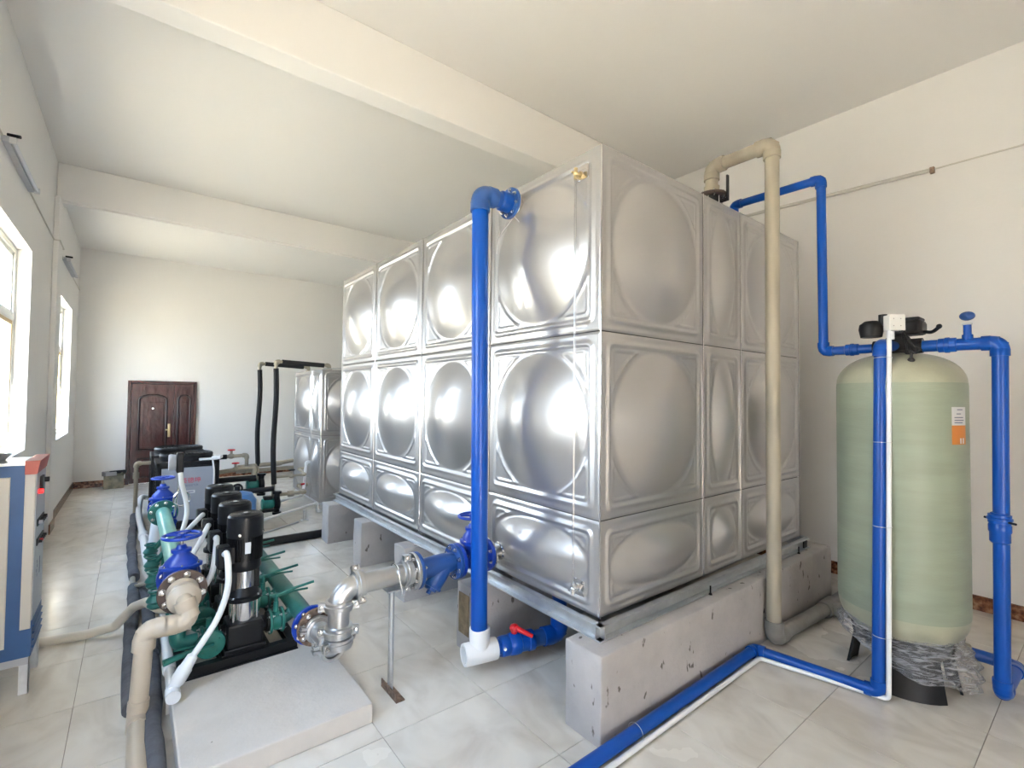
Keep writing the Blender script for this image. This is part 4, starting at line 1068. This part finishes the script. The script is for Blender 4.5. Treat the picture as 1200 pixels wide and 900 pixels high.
# discharge manifold (left side)
DX, DZ = -1.68, .556
dm_ = thing('discharge_manifold', 'pale teal discharge manifold running back from the near blue gate valve', 'pipe', (DX, 2.7, DZ))
part(MB().cyl((DX, 1.84, DZ), (DX, 3.80, DZ), .056, None, 30), 'header_pipe', 'mint', dm_)
flange(dm_, (DX, 3.79, DZ), 'y', .115, .022, 'green', 8, .012, label='dark teal flange')
flange(dm_, (DX, 1.845, DZ), 'y', .112, .02, 'blue_paint', 8, .011)
for k, y in enumerate(PYS):
    nm = ['nearest', 'second', 'third', 'farthest'][k]
    yb = y if k else y + .0
    top = V(DX, y + (.30 if k == 0 else 0), DZ)
    path = [(-1.60, y, .25), (DX - .015, y, .25), (DX - .015, y + .02, .40), tuple(top)] if k == 0 else [(-1.60, y, .25), (DX - .015, y, .25), (DX - .01, y, .50)]
    part(MB().tube(fillet([Vector(q) for q in path], .07), .040, 20), 'branch_bend', 'green', dm_)
    cv = thing('check_valve', 'teal flanged check valve left of the %s black pump' % nm, 'valve', (-1.52, y, .25), 'teal valves on the discharge side')
    butterfly(cv, (-1.545, y, .25), R=.064)
    part(MB().lathe((-1.545, y - .055, .235), '-y', [(0, 0), (0, .075), (.012, .078), (.024, .074), (.030, .05), (.030, 0)], 24), 'notch_plate', 'green', cv)
    for q in (.6, 2.2, 3.9, 5.4): bolt_at(cv, (-1.545 + .05 * cos(q), y - .084, .235 + .05 * sin(q)), '-y', .006, 'green', .004)
    if k in (0, 1): part(MB().tube([(-1.53, y - .10, .245), (-1.64, y - .125, .248), (-1.765, y - .15, .235)], .012, 10, True, [.010, .014, .018]).tube([(-1.60, y - .105, .262), (-1.72, y - .125, .275)], .006, 8), 'lever', 'green', cv)
    # wafer stack ahead of the branch: the stepped teal discs left of the header
    wf = thing('wafer_valve', 'stepped teal valve body beside the pale manifold, %s in the row' % nm, 'valve', (-1.775, y + .35, .44), 'stepped teal valves left of the pale manifold')
    part(MB().lathe((-1.785, y + .35, .36), 'z', [(0, 0), (0, .035), (.015, .045), (.03, .040), (.045, .050), (.06, .042), (.075, .030), (.09, .03), (.09, 0)], 14), 'body', 'green', wf)
    part(MB().cyl((-1.785, y + .35, .395), (-1.70, y + .35, .50), .020), 'branch_pipe', 'green', wf)
    part(MB().torus((-1.785, y + .35, .462), 'z', .034, .008, 18, 8), 'rim', 'green', wf)

gate_valve('blue gate valve with hand wheel nearest the camera, behind the brown flange', (DX, 1.70, DZ), 'y', .26, .112, .275, .092, ph if False else 'blue_paint') if False else gate_valve('blue gate valve with hand wheel nearest the camera, behind the brown flange', (DX, 1.70, DZ), 'y', .25, .112, .275, .092)
gate_valve('far blue gate valve at the back end of the pale teal manifold', (DX, 3.94, DZ), 'y', .25, .112, .30, .088)
solo(MB().cyl((DX, 3.62, 0), (DX, 3.62, .50), .024).bx(DX - .06, DX + .06, 3.56, 3.68, 0, .008), 'pipe_support', 'beige_grey', 'weathered post holding up the far end of the pale manifold', 'stand', None, (DX, 3.62, 0))
part_ = thing('back_pipe', 'white plastic bend behind the far blue gate valve', 'pipe', (DX, 4.15, DZ))
part(MB().tube(fillet([(DX, 4.06, DZ), (DX, 4.25, DZ), (DX - .06, 4.25, .03)], .09), .055, 20), 'bend', 'white_pvc', part_)

# beige pipe in front
bg_ = thing('beige_discharge_pipe', 'beige plastic pipe with brown bolted flange, turning down to the floor in front', 'pipe', (-1.75, 1.4, 0))
flange(bg_, (DX, 1.555, DZ), 'y', .118, .018, 'brown_flange', 8, .014, label='rusty brown steel flange')
part(MB().lathe((DX, 1.55, DZ), '-y', [(0, .078), (.012, .078), (.03, .064), (.07, .064), (.085, .064), (.09, .078), (.105, .080), (.12, .078), (.145, .052), (.15, .04), (.15, 0)], 32), 'stub_flange', 'beige_pvc', bg_)
e0, e1 = V(DX, 1.41, DZ), V(DX, 1.325, DZ - .085)
w0 = V(-1.652, 1.355, DZ - .095); w1 = V(-1.845, 1.37, DZ - .092); w2 = V(-1.868, 1.35, .045)
part(MB().tube(fillet([e0 + V(0, .04, 0), V(DX, 1.375, DZ), w0 + V(0, 0, .02)], .03), .040, 22), 'pipe', 'beige_pvc', bg_)
elbow_part(bg_, w0 + V(-.03, .03, .10), w0, w1, .040, .050, 'beige_pvc', 1.24, .75)
part(MB().cyl(w0, w1, .040, None, 24), 'pipe', 'beige_pvc', bg_)
elbow_part(bg_, w0, w1, w2, .040, .050, 'beige_pvc', 1.24, .75)
part(MB().cyl(w1, w2, .040, None, 24), 'pipe', 'beige_pvc', bg_)
w3 = V(w2.x, w2.y, .045); part(MB().cyl(w3, w3 + V(-.01, -2.4, 0), .040, None, 24), 'floor_pipe', 'beige_pvc', bg_); elbow_part(bg_, w1, w3, w3 + V(0, -1, 0), .040, .055, 'beige_pvc', 1.12, .6)

# foam covered pipes on the floor
for (xx, segs, lab) in ((-1.888, ((2.25, 3.42), (3.66, 6.35)), 'thicker grey foam wrapped pipe on the floor left of the pumps'), (-1.800, ((.2, 1.98), (2.02, 3.30)), 'second grey foam wrapped pipe lying against the plinth')):
    fp = thing('foam_pipe', lab, 'pipe', (xx, 2.5, .04), 'grey foam wrapped floor pipes')
    for (ya, yb_) in segs:
        n = int((yb_ - ya) / .12); pts = [(xx + .010 * sin(y_ * 2.3 + xx * 30) + .004 * sin(y_ * 9), y_, .045 + .003 * sin(y_ * 7)) for y_ in [ya + (yb_ - ya) * k / n for k in range(n + 1)]]
        part(MB().tube(pts, .040, 16, True, [.040 + .0035 * sin(k * 2.1) for k in range(n + 1)]), 'foam_sleeve', 'foam', fp)
    part(MB().cyl((xx, segs[0][0] - .05, .045), (xx, segs[1][1] + .05, .045), .02), 'inner_pipe', 'beige_grey', fp)
fp = thing('foam_pipe', 'short lengths of grey foam pipe nearest the camera beside the plinth', 'pipe', (-1.79, 1, .04), 'grey foam wrapped floor pipes')
for (xx, ya, yb_) in ((-1.885, 1.46, 2.25), (-1.800, -.9, .18)):
    n = 16; part(MB().tube([(xx + .012 * sin(y_ * 2.5 + xx * 30) + (.04 if xx < -1.85 else 0) * 0, y_, .045 + .003 * sin(y_ * 7)) for y_ in [ya + (yb_ - ya) * k / n for k in range(n + 1)]], .040, 16), 'foam_sleeve', 'foam', fp)

# hoses from the terminal boxes
def hose(pts, label, cap=None, r=.0165):
    t = thing('cable_hose', label, 'hose', pts[0], 'white hoses from the pump motors')
    part(MB().tube(smoothpath([Vector(p) for p in pts], 8), r, 12), 'hose', 'white_hose', t)
    return t


h = hose([(-1.488, 1.505, .738), (-1.487, 1.445, .755), (-1.483, 1.405, .70), (-1.487, 1.38, .58), (-1.53, 1.36, .45), (-1.60, 1.34, .345), (-1.655, 1.335, .27)], 'white hose from the nearest pump, curving down to the white floor pipe')
q0, q1 = V(-1.645, 1.335, .285), V(-1.725, 1.325, .155)
part(MB().lathe(q0, q1 - q0, [(-.01, .017), (0, .026), (.05, .030), (.06, .035), (.12, .035), (.135, .028), (.155, .028)], 20), 'sleeve', 'white_hose', h)
hose([(-1.488, 1.89, .738), (-1.49, 1.83, .748), (-1.50, 1.79, .66), (-1.52, 1.76, .56), (-1.565, 1.76, .47), (-1.60, 1.80, .36)], 'white hose from the second pump, dropping behind the brown flange')
hose([(-1.488, 2.26, .738), (-1.50, 2.20, .745), (-1.55, 2.14, .66), (-1.60, 2.10, .58), (-1.64, 2.10, .48), (-1.66, 2.14, .2)], 'white hose from the third pump, sloping down to the left')
hose([(-1.488, 2.63, .738), (-1.50, 2.58, .745), (-1.58, 2.52, .675), (-1.64, 2.50, .60), (-1.66, 2.5, .45), (-1.66, 2.5, .2)], 'white hose from the farthest pump, the shortest of the row')
wp = thing('white_floor_pipe', 'white plastic pipe along the left edge of the plinth', 'pipe', (-1.73, 2, .13))
run(wp, [(-1.728, 1.31, .14), (-1.728, 2.05, .145)], .026, 'white_pvc')
part(MB().cyl((-1.728, 1.335, .14), (-1.728, 1.26, .138), .033).sphere((-1.728, 1.30, .14), .034, 16, 10), 'socket', 'white_pvc', wp); part(MB().cyl((-1.728, 1.55, .142), (-1.728, 1.62, .142), .034), 'socket', 'white_pvc', wp)
for y in (1.4, 1.9): part(MB().bx(-1.75, -1.71, y - .02, y + .02, .0, .116), 'block', 'slab', wp)
wq = thing('white_water_pipe', 'bent cream plastic pipe crossing the floor from the steel cabinet to the pumps', 'pipe', (-2.1, 2.6, .04))
part(MB().tube(fillet([(-2.62, 2.72, .035), (-2.13, 2.63, .035), (-1.98, 2.60, .06), (-1.885, 2.50, .20), (-1.82, 2.28, .29), (-1.76, 2.0, .33), (-1.70, 1.97, .33)], .05), .030, 18), 'pipe', 'pale_pipe', wq)
wr_ = thing('white_riser', 'white plastic pipe leaning beside the foam covered pipe, nearer the heat pumps', 'pipe', (-1.8, 5, .1))
part(MB().tube(smoothpath([(-1.70, 6.9, .16), (-1.80, 6.8, .20), (-1.83, 6.2, .10), (-1.80, 5.0, .09), (-1.79, 4.2, .10), (-1.775, 3.5, .16), (-1.77, 3.2, .20)], 8), .034, 16), 'pipe', 'white_pvc', wr_)
part(MB().cyl((-1.8, 4.9, .09), (-1.8, 5.1, .09), .045), 'socket', 'white_pvc', wr_)
dk = thing('small_valve', 'small dark tap on the foam covered pipe left of the manifold', 'valve', (-1.84, 3.0, .1))
part(MB().cyl((-1.88, 3.42, .05), (-1.80, 3.05, .17), .014).cyl((-1.80, 3.05, .17), (-1.70, 3.05, .17), .014), 'pipe', 'beige_grey', dk); part(MB().bx(-1.80, -1.73, 3.02, 3.08, .14, .20, .01), 'tap_body', 'black_plastic', dk)

# pressure gauge at the far valve
pg = thing('pressure_gauge', 'round pressure gauge seen edge on above the far blue hand wheel', 'gauge', (-1.62, 3.3, 1.06))
part(MB().lathe((-1.625, 3.28, 1.075), '-x', [(0, 0), (0, .060), (.03, .068), (.04, .068), (.05, .064), (.05, 0)], 32), 'dial_case', 'cab_grey', pg)
part(MB().bx(-1.622, -1.57, 3.23, 3.33, .985, 1.155, .012), 'contact_box', 'black_plastic', pg, 'black contact box')
part(MB().cyl((-1.60, 3.28, .99), (-1.60, 3.28, .86), .010).torus((-1.575, 3.29, .76), (.1, -1, 0), .060, .007, 28, 8).cyl((-1.60, 3.28, .88), (-1.62, 3.4, .60), .007), 'siphon', 'chrome', pg)
gh = thing('cable_hose', 'white hose hanging from the pressure gauge', 'hose', (-1.6, 3.2, 1))
part(MB().tube(smoothpath([(-1.595, 3.22, .99), (-1.585, 3.19, .90), (-1.555, 3.16, .76), (-1.552, 3.10, .66), (-1.585, 3.0, .55), (-1.60, 2.95, .50)], 8), .018, 12), 'hose', 'white_hose', gh)
mf = thing('mini_flange_valve', 'small drain cock hanging under the far teal flange', 'valve', (-1.60, 3.7, .5))
part(MB().cyl((-1.60, 3.68, .60), (-1.60, 3.68, .42), .014).cyl((-1.60, 3.68, .50), (-1.60, 3.64, .50), .02).bx(-1.625, -1.61, 3.66, 3.70, .45, .58, .004), 'body', 'blue_paint', mf)

# ================================================================== HEAT PUMPS AND BACKGROUND PIPEWORK
def heat_pump(x0, y0, label, front):
    x1, y1, z0, z1 = x0 + .60, y0 + .62, .06, .835
    t = thing('heat_pump', label, 'heat pump', ((x0 + x1) / 2, (y0 + y1) / 2, 0), 'black heat pump units')
    part(MB().bx(x0 + .01, x1 - .01, y0 + .01, y1 - .01, z0, z1 - .01), 'casing', 'black', t)
    for xx in (x0, x1):
        for yy in (y0, y1): part(MB().bx(xx - .02, xx + .02, yy - .02, yy + .02, 0, z1, .006), 'corner_post', 'black', t)
    part(MB().bx(x0 - .02, x1 + .02, y0 - .02, y1 + .02, z1 - .05, z1, .008), 'top_plate', 'black', t)
    part(MB().bx(x0 - .02, x1 + .02, y0 - .025, y0 + .02, .04, .12, .006), 'base_rail', 'black', t)
    part(MB().bx(x0 + .035, x1 - .035, y0 - .015, y0 + .012, .135, z1 - .07, .004), 'front_panel', 'grey_panel', t, 'grey front panel')
    for k in range(14): part(MB().bx(x0 - .006, x0 + .012, y0 + .04, y1 - .04, .16 + k * .043, .175 + k * .043), 'side_louvre', 'black_plastic', t)
    cx, cy = (x0 + x1) / 2, (y0 + y1) / 2
    part(MB().lathe((cx, cy, z1 - .005), 'z', [(0, .27), (0, .285), (.045, .28), (.065, .285), (.085, .275), (.09, .26), (.03, .25), (.0, .25)], 40), 'fan_ring', 'black_plastic', t)
    g = MB()
    for q in (.05, .09, .13, .17, .21, .25): g.torus((cx, cy, z1 + .07), 'z', q, .003, 36, 6)
    for k in range(4): g.cyl((cx + .26 * cos(k * pi / 4), cy + .26 * sin(k * pi / 4), z1 + .068), (cx - .26 * cos(k * pi / 4), cy - .26 * sin(k * pi / 4), z1 + .068), .004, None, 6)
    part(g, 'fan_grille', 'black_plastic', t)
    bl = MB().cyl((cx, cy, z1 - .0), (cx, cy, z1 + .04), .05)
    for k in range(4):
        th = k * pi / 2 + .3; R = Matrix.Rotation(th, 3, 'Z') @ Matrix.Rotation(radians(22), 3, 'X'); bl.box((cx + .14 * cos(th), cy + .14 * sin(th), z1 + .02), (.19, .10, .004), R=R)
    part(bl, 'fan', 'black_plastic', t)
    if front:
        rx = (pi / 2, 0, 0); yf = y0 - .0165
        text_mesh('英德坤', .070, 'red_print', 'lettering', t, (x0 + .220, yf, .585), rx, label='red lettering')
        text_mesh('高能效空气源', .026, 'grey_print', 'lettering', t, (x0 + .245, yf, .540), rx, label='small grey lettering')
        part(MB().bx(x0 + .235, x0 + .37, yf - .001, yf + .002, .455, .490), 'name_plate', 'label', t); part(MB().bx(x0 + .24, x0 + .355, yf - .002, yf, .468, .478), 'plate_slot', 'grey_print', t)
        part(MB().bx(x1 - .16, x1 - .035, yf - .001, yf + .002, .14, .225), 'sticker', 'photo', t, 'orange and blue sticker')
    return t


heat_pump(-1.675, 5.32, 'black heat pump with grey front panel and red lettering', True)
heat_pump(-1.70, 6.22, 'second black heat pump hidden behind the first, by the maroon door', False)
wcap = thing('cable_tray', 'white cable cover lying over the right corner of the front heat pump', 'cable cover', (-1.1, 5.3, .85))
part(MB().box((-1.17, 5.34, .852), (.20, .05, .03), .05, .008).box((-1.07, 5.40, .862), (.10, .16, .04), -.3, .01), 'cover', 'white_pvc', wcap)
part(MB().tube(smoothpath([(-1.13, 5.29, .84), (-1.115, 5.28, .70), (-1.115, 5.28, .50), (-1.10, 5.28, .40), (-1.05, 5.27, .30), (-.95, 5.25, .26)], 6), .010, 8), 'cable', 'white_pvc', wcap)
lp = thing('side_pipe', 'beige pipe rising beside the heat pumps in front of the door', 'pipe', (-1.87, 6.45, 0))
run(lp, [(-1.70, 6.45, .72), (-1.868, 6.45, .72), (-1.868, 6.45, .06)], .024, 'beige_grey', .03, 1.35)
part(MB().cyl((-1.868, 6.45, .52), (-1.868, 6.45, .60), .034), 'coupling', 'beige_grey', lp)


def tap(root, p, m='red_plastic'):
    p = Vector(p); part(MB().sphere(p, .036, 14, 8, (1.3, 1, 1)).cyl(p, p + Z3 * .075, .016), 'tap_body', 'beige_grey', root); part(MB().torus(p + Z3 * .085, 'z', .040, .008, 20, 6).cyl(p + Z3 * .06, p + Z3 * .09, .008).box(p + Z3 * .085, (.08, .012, .010)), 'tap_handle', m, root)


hp = thing('heater_pipe', 'upper beige and black pipe with red tap from the heat pumps', 'pipe', (-.8, 5.95, .8))
part(MB().cyl((-1.06, 5.90, .80), (-.90, 5.90, .80), .032), 'foam_sleeve', 'black_matt', hp)
run(hp, [(-.92, 5.90, .80), (-.655, 5.90, .81), (-.655, 5.90, .56)], .024, 'beige_grey', .03, 1.3); tap(hp, (-.845, 5.90, .805))
hp = thing('heater_pipe', 'lower beige pipe with red tap from the heat pumps', 'pipe', (-.8, 5.7, .66))
run(hp, [(-1.07, 5.70, .62), (-.60, 5.70, .66), (-.60, 5.70, .40)], .028, 'beige_grey', .032, 1.35); tap(hp, (-.82, 5.70, .645))
for (p0, p1, rr_, lab) in (((-1.07, 5.66, .52), (-.58, 5.66, .52), .036, 'black foam pipe just under the lower red tap'), ((-1.0, 5.35, .40), (-.42, 5.35, .40), .034, 'black foam pipe above the green circulation pump')):
    solo(MB().cyl(p0, p1, rr_), 'foam_pipe', 'black_matt', lab, 'pipe', None, p0)


def circ_pump(c, label):
    c = Vector(c); t = thing('circulation_pump', label, 'pump', tuple(c))
    part(MB().lathe(c, '-x', [(0, 0), (0, .055), (.02, .07), (.14, .07), (.15, .06), (.15, 0)], 24), 'motor', 'green', t)
    part(MB().box(c + V(-.08, 0, .075), (.10, .09, .05), 0, .01), 'terminal_box', 'black_plastic', t)
    part(MB().lathe(c, 'x', [(0, .06), (.02, .09), (.06, .09), (.07, .05), (.07, 0)], 24).cyl(c + V(.035, 0, -.14), c + V(.035, 0, .14), .035).cyl(c + V(.035, 0, .12), c + V(.035, 0, .15), .055).cyl(c + V(.035, 0, -.15), c + V(.035, 0, -.12), .055), 'pump_casing', 'black', t)
    part(MB().bx(c.x - .16, c.x + .02, c.y - .05, c.y + .05, c.z - .105, c.z - .075), 'foot', 'black', t)


circ_pump((-.54, 5.68, .42), 'green and black circulation pump further back, under the beige pipes')
circ_pump((-.42, 5.30, .22), 'green and black circulation pump nearer, left of the thick vertical pipe')
bvs = thing('pressure_vessel', 'light blue round pressure vessel half hidden behind the black pumps', 'tank', (-.95, 4.8, .3))
part(MB().lathe((-.93, 4.80, .10), 'z', [(0, .08), (.02, .16), (.10, .205), (.30, .205), (.38, .16), (.41, .06), (.42, 0)], 36), 'shell', 'blue_vessel', bvs)
part(MB().cyl((-.93, 4.80, .50), (-.93, 4.80, .57), .030).torus((-.93, 4.8, .54), 'y', .05, .012, 20, 8), 'valve', 'black_plastic', bvs); part(MB().lathe((-.93, 4.80, 0), 'z', [(0, .15), (.12, .13)], 24), 'foot_ring', 'black_plastic', bvs)

# tall foam covered pipes to the small tank
SX0, SY0, ST = .30, 5.76, .045
TB = thing('small_water_tank', 'smaller stainless sectional tank behind the big one near the far wall', 'water tank', (1.3, 6.5, ST))
panel_tank(TB, SX0, SY0, ST, [1, 1], [.5, 1], [1, 1], ('front', 'left'))
part(MB().tube([(SX0 + .02, SY0 + .03, ST + 2.01), (SX0 + .3, SY0 + .06, ST + 2.03), (SX0 + .7, SY0 + .03, ST + 2.035)], .008, 8), 'edge_trim', 'galv', TB)
solo(MB().bx(SX0 + .03, SX0 + 1.97, SY0 + .03, SY0 + 1.47, 0, ST), 'tank_skid', 'galv', 'low steel skid under the smaller tank', 'frame', None, (1.3, 6.5, 0))
for (y, ztop, zl, x0, x1, lab) in ((7.00, 2.16, .50, -.315, .44, 'tall black foam pipe on the left, ending over the small tank roof'), (5.94, 2.14, .36, -.298, .46, 'tall black foam pipe on the right, ending over the small tank roof')):
    t = thing('insulated_pipe', lab, 'pipe', (x0, y, 0), 'tall black foam covered pipes')
    n = 14; part(MB().tube([(x0 + .012 * sin(k * .5), y, ztop - .10 - (ztop - .1 - zl) * k / n) for k in range(n + 1)], .036, 14), 'foam_sleeve', 'black_matt', t)
    part(MB().tube([(x0 + .08 + (x1 - x0 - .16) * k / 6, y, ztop - .004 * k) for k in range(7)], .034, 14), 'foam_sleeve', 'black_matt', t)
    run(t, [(x0, y, .05), (x0, y, ztop), (x1, y, ztop - .02), (x1, y, 2.05)], .024, 'beige_grey', .028, 1.35)
    part(MB().lathe((x1, y, 2.045), 'z', [(0, 0), (0, .045), (.03, .045), (.035, .03), (.035, 0)], 16), 'roof_flange', 'beige_grey', t)
# low connections between the thick pipe and the small tank
for (y0_, z, lab, m_, tapm) in ((5.94, .46, 'thin beige pipe with dark tap entering the small tank', 'beige_grey', 'black_plastic'), (5.94, .20, 'lower beige pipe with union entering the small tank near the floor', 'beige_grey', None)):
    t = thing('tank_pipe', lab, 'pipe', (0, y0_, z)); run(t, [(-.29, y0_, z), (.14, y0_, z), (.16, y0_ + .45, z + .03), (.30, y0_ + .45, z + .03)], .019 if tapm else .024, m_, .024, 1.3)
    if tapm: tap(t, (-.05, y0_, z), tapm)
    else: part(MB().cyl((-.1, y0_, z), (-.02, y0_, z), .045), 'union', m_, t)
t = thing('tank_pipe', 'pair of beige pipes low along the far side of the thick foam pipe', 'pipe', (0, 7.0, .5))
run(t, [(-.6, 7.0, .50), (.0, 7.0, .52), (.24, 7.1, .54)], .034, 'beige_grey', .04, 1.25); part(MB().cyl((-.6, 7.1, .42), (.28, 7.1, .42), .032), 'pipe', 'beige_grey', t)
t = thing('white_drain', 'white plastic drain with small red tap on the side of the small tank', 'pipe', (.2, 6.1, .3)); run(t, [(.29, 6.12, .62), (.20, 6.12, .62), (.17, 6.10, .27), (.12, 6.0, .14), (-.25, 5.8, .13)], .020, 'white_pvc', .025, 1.2)
part(MB().box((.14, 6.06, .30), (.05, .03, .025), .3, .006), 'tap_handle', 'red_plastic', t)
t = thing('white_floor_pipe', 'thin white plastic pipe on short legs crossing the floor to the small tank', 'pipe', (-.4, 4.9, .1)); run(t, [(-.95, 4.62, .12), (.13, 5.30, .15), (.15, 5.31, .03), (.75, 5.35, .03)], .017, 'white_pvc', .02, 1.25)
part(MB().bx(-.12, -.09, 5.02, 5.05, 0, .13).bx(-.15, -.06, 5.0, 5.07, 0, .006), 'leg', 'galv', t)
solo(MB().cyl((-.80, 4.55, .012), (-.20, 4.95, .012), .011), 'steel_rod', 'galv', 'thin steel rod lying on the floor in front of the white pipe', 'rod')
solo(MB().tube([(-1.02, 4.10, .046), (-.6, 4.11, .047), (-.2, 4.115, .046), (.6, 4.12, .046)], .045, 16), 'black_floor_pipe', 'black', 'thick black pipe on the floor running from the pumps to the far pier', 'pipe', None, (-.5, 4.1, .05))
# crate of rubble by the door
cr = thing('rubble_crate', 'rough cement coated box of rubble against the far wall beside the door', 'box', (-2.15, 9.3, 0))
cm = MB()
for a_ in ((-2.29, -2.02, 9.16, 9.18, 0, .22), (-2.29, -2.02, 9.42, 9.44, 0, .22), (-2.29, -2.27, 9.18, 9.42, 0, .22), (-2.04, -2.02, 9.18, 9.42, 0, .22), (-2.27, -2.04, 9.18, 9.42, 0, .15)): cm.bx(*a_)
part(cm, 'box_shell', 'rubble', cr)
part(MB().box((-2.22, 9.30, .24), (.16, .2, .08), .3, .01), 'rubble_lump', 'pier', cr); part(MB().box((-2.10, 9.28, .27), (.24, .05, .05), .25, .01), 'rubble_strip', 'black_plastic', cr); part(MB().box((-2.06, 9.33, .24), (.10, .12, .05), -.4, .01), 'rubble_lump', 'rubble', cr)

# ================================================================== STEEL CABINET ON THE LEFT
cx0, cx1, cy0, cy1, cz0, cz1 = -2.69, -2.335, 2.06, 2.42, .19, 1.275
cb_ = thing('steel_cabinet', 'blue and cream steel cabinet with red top trim and control panel at far left', 'cabinet', (-2.5, 2.24, 0))
part(MB().bx(cx0, cx1 - .002, cy0 + .002, cy1, cz0, cz1 - .06, .003), 'body', 'cream', cb_)
part(MB().bx(cx0, cx1 - .045, cy0 - .004, cy0 + .004, cz0 + .01, cz0 + .075).bx(cx0, cx1 - .045, cy0 - .004, cy0 + .004, cz1 - .085, cz1 - .025).bx(cx1 - .100, cx1 - .045, cy0 - .004, cy0 + .004, cz0 + .075, cz1 - .085), 'front_frame', 'cab_blue', cb_, 'blue front frame')
part(MB().bx(cx0 + .02, cx1 - .102, cy0 - .002, cy0 + .004, cz0 + .078, cz1 - .088, .003), 'front_panel', 'cream', cb_)
part(MB().bx(cx0, cx1 - .03, cy0 + .01, cy1, cz1 - .03, cz1 - .012, .002), 'top_sheet', 'steel_pipe', cb_, 'bright top sheet')
tr = MB().prism([(cx1 - .045, cz1 - .075), (cx1 + .004, cz1 - .075), (cx1 + .016, cz1 + .0), (cx1 - .045, cz1 + .0)], (0, cy0 - .012, 0), (1, 0, 0), (0, 0, 1), -(cy1 - cy0 + .02))
part(tr, 'top_trim', 'cab_red', cb_, 'red top trim')
part(MB().bx(cx1 - .002, cx1 + .002, cy0 + .012, cy1 - .005, cz0 + .20, cz1 - .078, .001), 'control_panel', 'cab_grey', cb_, 'light grey control panel')
part(MB().bx(cx1 - .002, cx1 + .003, cy0 + .004, cy1 - .002, cz0 + .01, cz0 + .20), 'vent_panel', 'cab_blue', cb_, 'blue vent panel')
part(MB().bx(cx1 - .045, cx1 + .001, cy0 - .004, cy0 + .004, cz0 + .01, cz0 + .16), 'corner_foot', 'cab_blue', cb_)
for k in range(4): part(MB().box((cx1 + .006, (cy0 + cy1) / 2, cz0 + .05 + k * .038), (.010, cy1 - cy0 - .05, .012), R=Matrix.Rotation(.5, 3, 'Y')), 'vent_slat', 'cab_blue', cb_)
part(MB().bx(cx1 + .002, cx1 + .014, cy0 + .12, cy0 + .20, cz1 - .19, cz1 - .105, .003), 'display', 'black_plastic', cb_, 'black display')
part(MB().cyl((cx1 + .002, cy0 + .245, cz1 - .14), (cx1 + .03, cy0 + .245, cz1 - .14), .015), 'switch_knob', 'black_plastic', cb_)
part(MB().cyl((cx1 + .002, cy0 + .085, cz1 - .185), (cx1 + .022, cy0 + .085, cz1 - .185), .013), 'indicator_lamp', 'red_lamp', cb_, 'glowing red indicator lamp')
for row, z in ((0, cz1 - .36), (1, cz1 - .47)):
    part(MB().bx(cx1 + .002, cx1 + .008, cy0 + .06, cy0 + .29, z - .02, z + .02, .002), 'button_strip', 'black_plastic', cb_)
    for k in range(5): part(MB().cyl((cx1 + .008, cy0 + .085 + k * .045, z), (cx1 + .024, cy0 + .085 + k * .045, z), .011 if row == 0 else .008), 'push_button', 'label' if (row == 0 and k < 1) else ('red_plastic' if (row == 1 and k == 1) else 'black_plastic'), cb_)
for k in range(4): part(MB().bx(cx1 + .002, cx1 + .003, cy0 + .11 + (k % 2) * .012, cy0 + .125 + (k % 2) * .012, cz1 - .60 - k * .026, cz1 - .582 - k * .026), 'panel_print', 'grey_print', cb_)
part(MB().bx(cx1 + .002, cx1 + .003, cy0 + .21, cy0 + .235, cz1 - .68, cz1 - .585), 'panel_print', 'grey_print', cb_)
part(MB().bx(cx0 + .10, cx1 - .14, cy0 - .0035, cy0 - .001, cz1 - .135, cz1 - .131), 'panel_mark', 'grey_print', cb_)
for xx in (cx0 + .02, cx1 - .022):
    for yy in (cy0 + .02, cy1 - .02): part(MB().bx(xx - .02, xx + .02, yy - .004 - .016, yy - .016, 0, cz0 + .005).bx(xx + .016, xx + .02, yy - .02, yy + .02, 0, cz0 + .005), 'leg', 'galv', cb_)
part(MB().bx(cx0, cx1 - .005, cy0 - .003, cy0 + .01, cz0 - .03, cz0 + .01), 'bottom_rail', 'cab_grey', cb_)
tp = thing('metal_tray', 'small grey metal pan lying on the steel cabinet at the window', 'pan', (-2.55, 2.28, cz1))
part(MB().lathe((-2.55, 2.28, cz1 - .012), 'z', [(0, 0), (0, .06), (.03, .085), (.034, .092), (.030, .085), (.006, .058), (.006, 0)], 28), 'pan_body', 'steel_pipe', tp)
part(MB().bx(-2.63, -2.57, 2.20, 2.23, cz1 - .012, cz1 + .02, .004), 'pan_handle', 'galv', tp)
